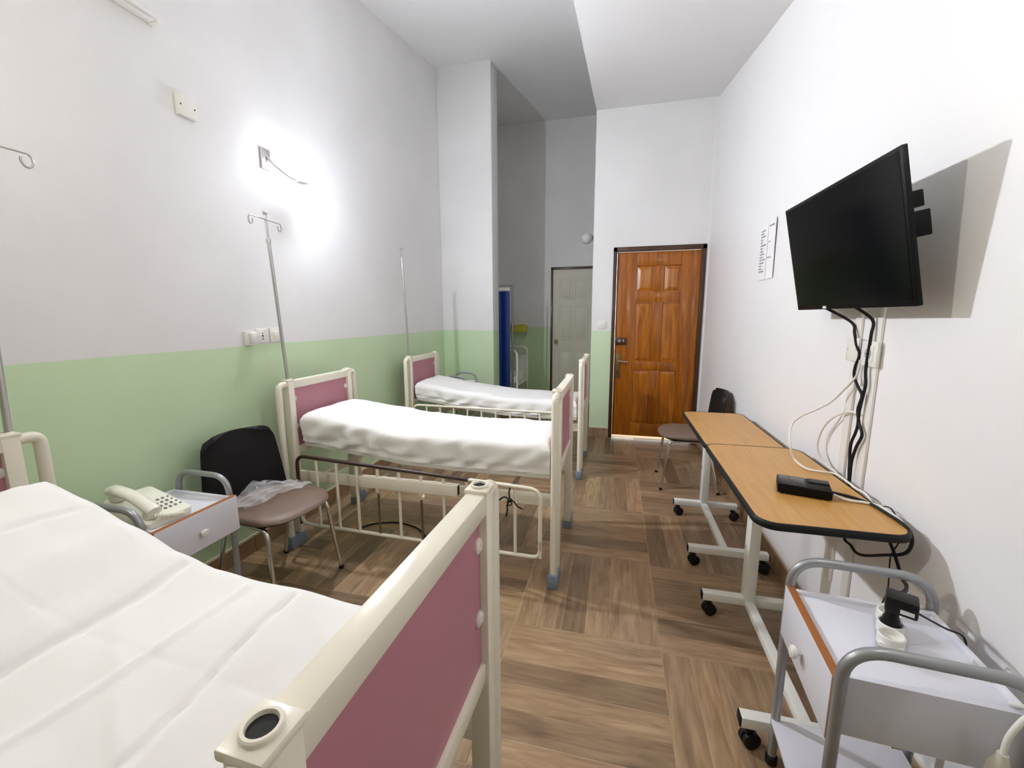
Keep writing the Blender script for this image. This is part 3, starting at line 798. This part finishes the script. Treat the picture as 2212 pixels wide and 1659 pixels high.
# ------------------------------------------------------------------ overbed tables
def make_table(x0, x1, y0, y1, zt, yp, yb, label, xp=.63):
    root = thing('overbed_table', label, 'table', ((x0 + x1) / 2, (y0 + y1) / 2, 0), 'beech-topped overbed tables on castors')
    P = lambda b, n, m, par=None, lab=None, ang=38: b.build(n, m, par or root, lab, ang=ang)
    r = .06
    b = MB(); b.prism(rounded_rect(x0 + .006, x1 - .006, y0 + .006, y1 - .006, r - .006, 8), zt - .022, zt); P(b, 'tabletop', M_beech)
    poly = rounded_rect(x0 + .004, x1 - .004, y0 + .004, y1 - .004, r - .004, 8)
    b = MB(); prof = ((.004, zt + .0008), (.001, zt + .001), (-.004, zt - .004), (-.005, zt - .012), (-.003, zt - .022), (.002, zt - .025), (.004, zt - .024))
    ring = []
    for ins, z in prof:
        pl = rounded_rect(x0 + ins, x1 - ins, y0 + ins, y1 - ins, r - ins, 8); ring.append([b.bm.verts.new((x, y, z)) for x, y in pl])
    n = len(ring[0]); m = len(ring)
    for i in range(m):
        for k in range(n): b.bm.faces.new((ring[i][k], ring[i][(k + 1) % n], ring[(i + 1) % m][(k + 1) % n], ring[(i + 1) % m][k]))
    P(b, 'edge_trim', M_blackrub, None, 'black rubber edge')
    # column, support under the top, H base
    b = MB(); b.box(xp - .022, xp + .022, yp - .034, yp + .034, .10, zt - .05, .004); col = P(b, 'column', M_whitemetal)
    MB().lathe([(.004, 0), (.004, .001)], (xp - .022, yp + .012, .36), '-X', 10).build('screw', M_dark, col)
    b = MB(); b.box(xp - .03, xp + .03, min(y0 + .15, yp), max(y0 + .15, yp) + .02, zt - .05, zt - .0225, .003); P(b, 'top_support', M_whitemetal)
    b = MB(); b.box(xp - .018, xp + .018, yb, yp, .082, .114, .003); P(b, 'base_spine', M_whitemetal)
    for y in (yb, yp):
        b = MB(); b.box(.435, .845, y - .020, y + .020, .080, .118, .003); fb = P(b, 'base_foot', M_whitemetal)
        for x in (.4335, .8465):
            MB().box(x - .003, x + .003, y - .018, y + .018, .082, .116, .001).build('end_cap', M_blackrub, fb)
        for x, sw in ((.46, .3), (.82, -.5)):
            cs = Matrix.Translation((x, y, 0)) @ Matrix.Rotation(sw, 4, 'Z')
            b = MB(); b.box(-.013, .013, -.014, .014, .058, .0795, .003, mx=cs); b.tube([cs @ Vector((.0, 0, .06)), cs @ Vector((.0, 0, .079))], .008, 10)
            cst = P(b, 'caster_fork', M_black)
            for s in (-1, 1):
                b = MB(); q = []
                c0 = cs @ Vector((.01, s * .011, .029)); ax = (cs.to_3x3() @ Vector((0, 1, 0)))
                b.tube([c0 - ax * .009, c0 - ax * .007, c0 + ax * .007, c0 + ax * .009], [.024, .0285, .0285, .024], 20); b.build('caster_wheel', M_blackrub, cst)
    return root
make_table(.462, .842, 2.235, 3.075, .745, 3.02, 2.395, 'far overbed table, with one end by the wooden door')
make_table(.445, .862, 1.362, 2.205, .772, 1.975, 1.333, 'near overbed table, with the black set-top box on it')

# ------------------------------------------------------------------ television on the right wall
def make_tv():
    c = Vector((.751, 1.791, 1.637)); yw, tl = -.035, .208
    W_, H_ = .735, .435
    wd = Vector((math.sin(yw), math.cos(yw), 0)); n = Vector((-math.cos(yw), math.sin(yw), 0)); upv = Vector((0, 0, 1)) * math.cos(tl) + n * math.sin(tl); nn = wd.cross(upv)
    if nn.x > 0: nn = -nn
    Mx = Matrix((wd, upv, nn)).transposed().to_4x4(); Mx.translation = c
    root = thing('television', 'black flat-screen television tilted down on the white right wall', 'television', c)
    MB().box(-W_ / 2, W_ / 2, -H_ / 2, H_ / 2, -.016, .0, .003, mx=Mx).build('bezel', M_tv, root)
    MB().box(-W_ / 2 + .012, W_ / 2 - .012, -H_ / 2 + .018, H_ / 2 - .012, -.001, .0012, mx=Mx).build('screen', M_screen, root)
    MB().box(-.28, .28, -.18, .10, -.05, -.015, .01, mx=Mx).build('rear_housing', M_black, root)
    MB().box(.12, .145, -H_ / 2 + .004, -H_ / 2 + .013, 0, .0015, mx=Mx).build('badge', M_plastic, root, 'small white badge')
    for k, (a0, a1) in enumerate(((.10, .145), (.02, .09))):
        MB().box(-.345, -.33, a0 - .05, a1 - .05, -.055 - .012 * k, -.0162 - .012 * k, .003, mx=Mx).build('rear_tab', M_tv, root)
    # bracket
    br = thing('tv_bracket', 'black tilting wall bracket behind the television', 'bracket', (.9, 1.72, 1.66))
    MB().box(XR - .012, XR - .001, 1.66, 1.94, 1.58, 1.72, .002).build('wall_plate', M_black, br)
    for y in (1.70, 1.88):
        MB().box(XR - .085, XR - .012, y - .012, y + .012, 1.60, 1.70, .002).build('arm', M_black, br)
make_tv()

# set-top box, small boxes
def make_stb():
    o = Vector((.675, 1.645, .7728)); Mx = Matrix.Translation(o) @ Matrix.Rotation(math.radians(-16), 4, 'Z')
    root = thing('set_top_box', 'black set-top box with leads on the near beech table', 'set-top box', o)
    MB().box(-.085, .075, -.055, .055, .003, .034, .004, mx=Mx).build('casing', M_tv, root)
    MB().box(-.082, .0, -.052, .052, .034, .0352, .0004, mx=Mx).build('glossy_top', M_screen, root)
    MB().box(.010, .073, .008, .052, .034, .037, .001, mx=Mx).build('raised_lid', M_black, root)
    for x in (-.07, .06):
        for y in (-.045, .045): MB().lathe([(.006, 0), (.006, .003)], Mx @ Vector((x, y, 0)), 'Z', 10).build('foot', M_blackrub, root)
make_stb()

# ------------------------------------------------------------------ cables
def ray_pt(px, py, **k):
    d = (px - 1106) / 907.87 * r2 - (py - 829.5) / 907.87 * u2 + fw
    (ax, v), = k.items(); i = 'xyz'.index(ax); C0 = Vector((0, 0, CAM_Z)); t = (v - C0[i]) / d[i]
    return C0 + d * t
def cable(name, pts, r, m, label, sub=7):
    b = MB(); b.tube(smooth_path(pts, sub), r, 8); o = b.build(name, m, None, origin=Vector(pts[0])); return tag(o, label, 'cable')
PX = lambda pts, x: [ray_pt(a, c, x=x) for a, c in pts]
cable('black_lead', [(.80, 1.985, 1.44)] + PX(((1838, 695), (1846, 720), (1850, 745), (1857, 766), (1848, 790), (1845, 812), (1853, 835), (1862, 855), (1853, 885), (1856, 915), (1862, 940), (1850, 965), (1840, 995), (1836, 1030)), .888) + [(.888, 1.80, .72)], .0052, M_blackrub, 'black lead from the television, the left of the twisted pair')
cable('black_lead', [(.82, 1.80, 1.44)] + PX(((1884, 690), (1882, 722), (1876, 760), (1870, 800), (1870, 830), (1864, 856), (1856, 890), (1853, 918), (1848, 935), (1838, 960), (1835, 1000), (1834, 1030)), .886) + [(.886, 1.79, .72)], .0052, M_blackrub, 'black lead from the television, the right of the twisted pair')
wp = [(.888, 1.835, 1.235)] + [ray_pt(q[0], q[1], x=q[2]) for q in ((1850, 812, .885), (1820, 845, .875), (1795, 868, .86), (1765, 884, .83), (1735, 897, .80), (1714, 912, .78), (1706, 935, .765), (1707, 962, .75))] + [ray_pt(a, c, z=.7785) for a, c in ((1716, 992), (1742, 1012), (1775, 1019), (1805, 1024), (1832, 1042), (1850, 1056))] + [(.872, 1.66, .776), (.882, 1.62, .74), (.886, 1.58, .66)]
cable('white_network_cable', wp, .0042, M_whitecable, 'long white cable looping from the wall socket down across the table')
cable('white_loop_cable', PX(((1852, 892),), .889) + PX(((1830, 890),), .888) + PX(((1800, 902),), .88) + PX(((1780, 922),), .876) + PX(((1768, 950), (1768, 975), (1785, 1005)), .876) + [(.876, 1.88, .775), (.88, 1.84, .72)], .004, M_whitecable, 'shorter white cable arching from the twisted leads behind the table')
cable('white_box_lead', [(.748, 1.605, .787)] + [ray_pt(a, c, z=.778) for a, c in ((1830, 1080), (1870, 1086), (1900, 1094))] + [(.868, 1.50, .776), (.882, 1.485, .765), (.886, 1.475, .74)], .0048, M_whitecable, 'white lead running from the set-top box to the wall')
cable('black_power_lead', [(.752, 1.625, .787)] + [ray_pt(a, c, z=.778) for a, c in ((1840, 1074), (1880, 1088), (1920, 1112), (1950, 1132))] + PX(((1966, 1150), (1970, 1172), (1962, 1190), (1945, 1198), (1910, 1199), (1870, 1200), (1850, 1194), (1838, 1178), (1826, 1158)), .868) + [(.86, 1.60, .742)], .0050, M_blackrub, 'black power lead drooping in a loop below the near table end')
cable('adapter_lead', [(.83, 1.45, .742)] + PX(((1918, 1162), (1928, 1185), (1938, 1215), (1948, 1250)), .858) + [(.80, 1.29, .665), (.745, 1.20, .70), (.715, 1.165, .712)], .0046, M_blackrub, 'black lead dropping from the table end to the plug-in adapter')
cable('thin_black_wire', PX(((1900, 1096), (1912, 1094), (1926, 1100), (1938, 1120), (1946, 1140), (1945, 1165), (1930, 1190), (1923, 1205), (1920, 1250), (1917, 1275), (1908, 1298), (1902, 1310), (1912, 1330)), .886), .002, M_blackrub, 'thin black wire hanging down the wall behind the table end')

cable('floor_cable', [ray_pt(a, c, z=.006) for a, c in ((760, 1150), (790, 1136), (820, 1130), (860, 1129), (895, 1138), (912, 1150), (925, 1170))], .005, M_blackrub, 'black cable lying on the floor under the middle bed')
# cable trunking on the right wall
for (px, lab) in ((1.905, 'left-hand white cable trunking below the television'), (1.775, 'white cable trunking running through the wall socket')):
    b = MB(); b.box(XR - .010, XR - .0005, px - .022, px + .022, .30, 1.45, .002); tag(b.build('cable_trunking', mat('trunking', srgb(230, 226, 220), .5), None, origin=(XR, px, .3)), lab, 'trunking', 'white trunking strips on the right wall')

# wall plates: sockets and switches
def plate(name, label, c, axis, w_, h_, kind, cat):
    """axis 'x+' plate on left wall facing +x, 'x-' right wall, 'y-' far wall"""
    R_ = {'x+': Matrix(((0, 0, 1), (1, 0, 0), (0, 1, 0))), 'x-': Matrix(((0, 0, -1), (-1, 0, 0), (0, 1, 0))), 'y-': Matrix(((1, 0, 0), (0, 0, -1), (0, 1, 0)))}[axis].to_4x4()
    R_.translation = c
    root = thing(name, label, cat, c)
    dep = .026 if kind in ('hub', 'vent') else .011
    MB().box(-w_ / 2, w_ / 2, -h_ / 2, h_ / 2, .0005, dep, .003, mx=R_).build('face_plate', M_plastic, root)
    def disc(p, r, d, nm, m): 
        a = R_ @ Vector((p[0], p[1], dep - .0005)); q = R_ @ Vector((p[0], p[1], dep + d)); MB().tube([a, q], r, 16).build(nm, m, root)
    if kind == 'switch':
        MB().box(-.02, .02, -.02, .02, dep - .001, dep + .005, .002, mx=R_).build('rocker', M_plastic, root)
        disc((-.032, 0), .0028, .0006, 'screw', M_steel); disc((.032, 0), .0028, .0006, 'screw', M_steel)
    elif kind == 'socket3':
        for y, r_ in ((0, .006), (.015, .0035), (-.015, .0035), (-.021, .0032)): disc((0, y), r_, .0006, 'pin_hole', M_dark)
        for s in (-1, 1): disc((s * .03, 0), .0028, .0006, 'screw', M_steel)
    elif kind == 'socket2':
        MB().box(-.030, .030, -.030, .030, dep - .001, dep + .002, .001, mx=R_).build('insert', M_plastic, root)
        disc((0, 0), .021, .0026, 'socket_well', M_greyp)
        for s in (-1, 1): disc((s * .0095, 0), .0026, .0032, 'pin_hole', M_dark)
    elif kind == 'hub':
        MB().box(-.02, .025, -.028, .03, dep - .001, dep + .02, .003, mx=R_).build('call_holder', M_plastic, root)
    elif kind == 'vent':
        disc((0, 0), .012, .0015, 'button', M_plastic)
        for s in (-1, 1): disc((s * .035, 0), .004, .0006, 'screw', M_dark)
    elif kind == 'blank':
        for s in (-1, 1): disc((s * .03, 0), .003, .0006, 'screw', M_steel)
    return root
plate('call_point', 'small white call point, left of the pair of wall plates under the lit lamp', (XL, 2.035, 1.283), 'x+', .07, .08, 'hub', 'call point')
plate('wall_socket', 'white socket between the call point and switch on the left wall', (XL, 2.13, 1.292), 'x+', .088, .086, 'socket3', 'socket')
plate('light_switch', 'white light switch beside the drip pole on the left wall', (XL, 2.235, 1.293), 'x+', .086, .086, 'switch', 'switch')
plate('junction_plate', 'white blank plate high on the left wall above the lamp', (XL, 1.797, 2.42), 'x+', .092, .098, 'vent', 'wall plate')
plate('light_switch', 'small white switch left of the wooden door', (-.163, YD, 1.305), 'y-', .085, .085, 'switch', 'switch')
plate('wall_socket', 'white socket with a round grey well under the television', (XR - .010, 1.79, 1.262), 'x-', .10, .092, 'socket2', 'socket')
plate('wall_plate', 'white blank plate behind the twisted black leads', (XR - .010, 1.905, 1.27), 'x-', .085, .09, 'blank', 'wall plate')
plate('wall_socket', 'low white socket on the right wall beneath the near table', (XR, 1.62, .30), 'x-', .15, .09, 'socket2', 'socket')

# paper notices with illegible rows of print
def notice(y0, y1, z0, z1, label, rows, lean=0):
    b = MB(); P = []
    for i in range(6):
        t = i / 5; P.append([Vector((XR - .004 - .006 * abs(t - .4) - .004 * v, y0 + (y1 - y0) * t + lean * (1 - v), z0 + (z1 - z0) * v)) for v in (0, .25, .5, .75, 1)])
    b.shell(P, .0006); root = b.build('paper_notice', M_paper, None, origin=(XR - .004, (y0 + y1) / 2, z0)); tag(root, label, 'notice', 'paper notices on the right wall')
    rg = random.Random(int(y0 * 100)); b = MB()
    for k in range(rows):
        z = z1 - .035 - (z1 - z0 - .07) * k / rows; ya = y1 - .02; yb_ = ya - (y1 - y0 - .04) * rg.uniform(.25, .85)
        y = ya
        while y > yb_:
            l = rg.uniform(.01, .03); b.box(XR - .0125, XR - .0118, y - l, y, z - .004, z + .004); y -= l + .006
    o = b.build('print', M_ink, root)
notice(3.06, 3.20, 1.632, 1.975, 'left paper notice on the white wall with dark rows of print', 15)
notice(2.925, 3.05, 1.63, 1.985, 'right paper notice on the white wall, faint print', 3)

# ------------------------------------------------------------------ lamps
def emitter(name, col, k, d, back):
    """opal LED bulb: its front half gives the light, the half towards the wall only a little"""
    m = bpy.data.materials.new(name); m.use_nodes = True; nt = m.node_tree; nt.nodes.remove(nt.nodes['Principled BSDF'])
    e = nt.nodes.new('ShaderNodeEmission'); e.inputs[0].default_value = col
    tc = nt.nodes.new('ShaderNodeTexCoord'); dp = nt.nodes.new('ShaderNodeVectorMath'); dp.operation = 'DOT_PRODUCT'
    nt.links.new(tc.outputs['Normal'], dp.inputs[0]); dp.inputs[1].default_value = Vector(d).normalized()
    mr = nt.nodes.new('ShaderNodeMapRange'); mr.interpolation_type = 'SMOOTHSTEP'
    mr.inputs[1].default_value = .5; mr.inputs[2].default_value = 1.0; mr.inputs[3].default_value = k * back; mr.inputs[4].default_value = k
    nt.links.new(dp.outputs['Value'], mr.inputs[0]); nt.links.new(mr.outputs[0], e.inputs[1])
    nt.links.new(e.outputs[0], nt.nodes['Material Output'].inputs[0]); return m
M_lampmetal = mat('lamp_metal', srgb(196, 190, 190), .25, metal=.8)
def sconce(c, d, m_globe, label, along=1):
    """c: point on the wall; d: wall normal (+1 / -1 in x)"""
    X = lambda a: c[0] + d * a
    root = thing('wall_lamp', label, 'wall lamp', c, 'globe wall lamps')
    MB().box(*sorted((X(.001), X(.014))), c[1] - .035, c[1] + .035, c[2] - .06, c[2] + .06, .003).build('back_plate', M_lampmetal, root)
    pts = smooth_path([(X(.012), c[1], c[2] + .02), (X(.05), c[1] + along * .03, c[2] - .035), (X(.11), c[1] + along * .075, c[2] - .088), (X(.155), c[1] + along * .11, c[2] - .105)], 7)
    MB().tube(pts, .006, 10).build('arm', M_lampmetal, root)
    g = Vector((X(.16), c[1] + along * .115, c[2] - .035))
    MB().lathe([(.012, 0), (.034, .006), (.03, .018), (.018, .02)], (g.x, g.y, g.z - .085), 'Z', 20).build('cup', M_lampmetal, root)
    pts = [(X(.155) + .02 * math.cos(a) * .6, c[1] + along * .11 + .02 * math.sin(a) , c[2] - .118 + .006 * a / 6) for a in [k * .6 for k in range(11)]]
    MB().tube(pts, .003, 8).build('scroll', M_lampmetal, root)
    MB().sphere(g, .070, 28, 16).build('globe', m_globe, root, 'white glass globe')
    return g
G1 = emitter('lit_globe_cool', (.86, .90, 1.0, 1), LAMP_MAIN, (.965, .17, -.10), .009)
G2 = emitter('lit_globe_neutral', (1.0, .97, .92, 1), LAMP_SIDE, (-.66, .5, -.56), .01)
G3 = emitter('lit_globe_warm', (1.0, .94, .82, 1), LAMP_BACK, (.93, .30, -.05), .010)
sconce((XL, 2.28, 2.345), 1, G1, 'lit globe lamp above the middle bed, its bracket in a white glow')
sconce((XR, .74, 2.32), -1, G2, 'lit globe lamp on the right wall before the television')
sconce((XL, .36, 2.345), 1, G3, 'lit globe lamp on the left wall over the near bed')
root = thing('wall_lamp', 'unlit globe lamp peeking from the alcove beside the wooden door', 'wall lamp', (-.285, 5.15, 2.30), 'globe wall lamps')
MB().lathe([(.05, .001), (.05, .012), (.03, .02), (.02, .03)], (-.285, 5.15, 2.30), '-X', 20).build('back_plate', M_lampmetal, root)
MB().sphere((-.375, 5.15, 2.30), .066, 24, 14).build('globe', mat('unlit_opal_glass', srgb(190, 190, 190), .3), root, 'grey unlit globe')

# batten fitting high on the left wall
root = thing('batten_light', 'unlit white batten fitting high on the left wall, cut off by the picture top', 'light fitting', (XL, 1.2, 2.715))
MB().box(XL + .0005, XL + .05, .55, 1.67, 2.712, 2.736, .004).build('batten', M_plastic, root)
MB().box(XL + .0005, XL + .055, 1.67, 1.69, 2.708, 2.74, .004).build('end_cap', M_plastic, root)
MB().tube([(XL + .07, .6, 2.722), (XL + .07, 1.66, 2.722)], .010, 12).build('tube', mat('unlit_tube', srgb(235, 235, 235), .3), root)

# ------------------------------------------------------------------ power strip, adapter, plug on the right cabinet
def power_strip():
    o = Vector((.678, 1.125, .6105)); Mx = Matrix.Translation(o) @ Matrix.Rotation(math.radians(-26), 4, 'Z')
    root = thing('power_strip', 'white three-way socket strip standing on the lower right cabinet', 'power strip', o)
    b = MB(); b.box(-.024, .024, -.085, .085, 0, .020, .006, mx=Mx); b.build('grey_base', M_greyp, root, 'grey lower half')
    body = MB(); body.box(-.023, .023, -.084, .084, .0201, .034, .005, mx=Mx); bd = body.build('white_body', M_plastic, root)
    for y in (-.058, -.006, .046):
        c0 = Mx @ Vector((0, y, .034))
        MB().lathe([(.0262, -.012), (.0262, .012), (.0245, .014), (.0215, .013), (.0205, -.001), (.001, -.002)], c0, 'Z', 26).build('socket_cup', M_plastic, bd)
        for s in (-1, 1):
            MB().lathe([(.0026, 0), (.0026, .0008)], Mx @ Vector((s * .0095, y, .0325)), 'Z', 10).build('pin_hole', M_dark, bd)
    # adapter
    y = .0
    ad = thing('plug_adapter', 'black plug-in power adapter with a small white sticker, in the socket strip', 'adapter', Mx @ Vector((0, -.006, .036)))
    c0 = Mx @ Vector((0, -.006, .036))
    MB().lathe([(.0175, 0), (.0175, .022), (.014, .03), (.012, .05)], c0, 'Z', 20).build('plug', M_black, ad)
    M2 = Matrix.Translation(c0 + Vector((0, 0, .046))) @ Matrix.Rotation(math.radians(-28), 4, 'Z')
    MB().box(-.016, .044, -.022, .030, 0, .040, .005, mx=M2).build('block', M_black, ad)
    MB().box(.012, .037, -.0226, -.0218, .008, .018, mx=M2).build('sticker', M_paper, ad)
    MB().tube(smooth_path([M2 @ Vector((.034, .0, .014)), M2 @ Vector((.05, .006, .006)), Vector((.795, 1.135, .652)), Vector((.842, 1.145, .628)), Vector((.858, 1.15, .57))], 5), .0024, 8).build('cord', M_blackrub, ad)
    cable('strip_lead', [tuple(Mx @ Vector((0, .083, .014))), tuple(Mx @ Vector((.01, .125, .010))), (.80, 1.24, .64), (.86, 1.30, .56), (.885, 1.33, .42), (.885, 1.40, .34)], .004, M_whitecable, 'white lead from the socket strip down to the low wall socket')
power_strip()
# plug hanging on its white cord at the cabinet side
cord = [(.80, .96, .62), (.812, .925, .645), (.80, .908, .655), (.775, .900, .640), (.755, .896, .60), (.750, .894, .56)]
root = thing('hanging_plug', 'white mains plug hanging on its cord beside the lower right cabinet', 'plug', (.75, .894, .5))
MB().tube(smooth_path(cord, 7), .0052, 10).build('cord', M_whitecable, root)
b = MB(); b.tube([(.75, .894, .565), (.75, .894, .55), (.748, .894, .535), (.747, .894, .50), (.750, .894, .485)], [.008, .011, .017, .019, .014], 16, ry=None); b.build('plug_body', mat('old_ivory_plug', srgb(206, 202, 186), .45), root)
for s in (-1, 1): MB().cyl((.75 + s * .008, .894, .486), (.752 + s * .008, .894, .465), .0024, 8).build('pin', M_steel, root)

# black ribbon knotted on the middle bed's guard
root = thing('ribbon', 'black cloth ribbon knotted on the middle bed guard', 'ribbon', (-.5, 1.985, .47))
y = 1.985
for pts in ([(-.505, y - .004, .535), (-.508, y - .012, .515), (-.505, y - .016, .49), (-.50, y - .02, .475)],
            [(-.50, y - .02, .475), (-.53, y - .022, .49), (-.56, y - .02, .468), (-.575, y - .02, .458)],
            [(-.50, y - .02, .475), (-.48, y - .024, .47), (-.46, y - .022, .445), (-.435, y - .02, .432)],
            [(-.50, y - .02, .475), (-.515, y - .024, .45), (-.515, y - .022, .42), (-.522, y - .02, .385)],
            [(-.50, y - .022, .478), (-.49, y - .03, .46), (-.505, y - .03, .45), (-.512, y - .026, .468), (-.495, y - .024, .482)]):
    MB().tube(smooth_path(pts, 5), .0042, 6, ry=.0022).build('ribbon_tail', M_blackrub, root)
MB().sphere((-.50, y - .021, .474), .011, 12, 8, (1.3, .8, 1)).build('knot', M_blackrub, root)

# ------------------------------------------------------------------ alcove: screen, crib, sharps box
root = thing('privacy_screen', 'blue vinyl folding screen in a grey frame behind the pillar', 'screen', (-1.6, 5.42, 0))
M_greyframe = mat('grey_frame', srgb(120, 118, 114), .4, metal=.4)
b = MB(); b.tube([(-1.92, 5.42, .05), (-1.92, 5.42, 1.80), (-1.335, 5.42, 1.80), (-1.335, 5.42, .05)], .014, 10); b.build('frame', M_greyframe, root)
P = [[Vector((-1.905 + .53 * i / 20, 5.42 + .012 * math.sin(i * 1.3), .25 + 1.48 * j / 3)) for j in range(4)] for i in range(21)]
b = MB(); b.shell(P, .004); b.build('curtain', M_blue, root)
MB().box(-1.905, -1.372, 5.405, 5.432, 1.735, 1.775, .004).build('top_band', M_plastic, root)
for x in (-1.92, -1.335):
    MB().box(x - .02, x + .02, 5.24, 5.60, 0.0, .045, .006).build('foot', M_greyframe, root)

root = thing('crib', 'white tubular crib with barred sides in the alcove', 'crib', (-1.58, 5.85, 0))
cx0, cx1, cy0, cy1 = -1.86, -1.295, 5.50, 6.17
for y, zt in ((cy0, .955), (cy1, .955)):
    b = MB(); b.tube(fillet([(cx0, y, .02), (cx0, y, zt), (cx1, y, zt), (cx1, y, .02)], .08, 8), .014, 12); e = b.build('end_hoop', M_whitemetal, root)
    for k in range(1, 5):
        x = cx0 + (cx1 - cx0) * k / 5; MB().tube([(x, y, .47), (x, y, zt)], .005, 8).build('end_bar', M_whitemetal, e)
    MB().tube([(cx0, y, .47), (cx1, y, .47)], .01, 8).build('end_rail', M_whitemetal, e)
for x in (cx0, cx1):
    b = MB(); b.tube([(x, cy0, .845), (x, cy1, .845)], .009, 10); b.tube([(x, cy0, .47), (x, cy1, .47)], .009, 10); e = b.build('side_rail', M_whitemetal, root)
    for k in range(1, 10):
        y = cy0 + (cy1 - cy0) * k / 10; MB().tube([(x, y, .47), (x, y, .845)], .0045, 8).build('side_bar', M_whitemetal, e)
mt = tag(MB().box(cx0 + .03, cx1 - .03, cy0 + .03, cy1 - .03, .482, .60, .03, seg=3).build('crib_mattress', M_sheet, None, origin=(-1.58, 5.85, .482)), 'small white mattress inside the crib', 'mattress')
root = thing('sharps_box', 'yellow sharps box with a round black opening on the alcove wall', 'sharps container', (-1.48, YB - .09, 1.2))
b = MB(); b.prism(rounded_rect(-1.66, -1.405, YB - .17, YB - .001, .05, 6), 1.165, 1.272); b.build('container', M_yellow, root)
MB().lathe([(.035, 0), (.035, .004)], (-1.475, YB - .09, 1.272), 'Z', 20).build('opening', M_dark, root)
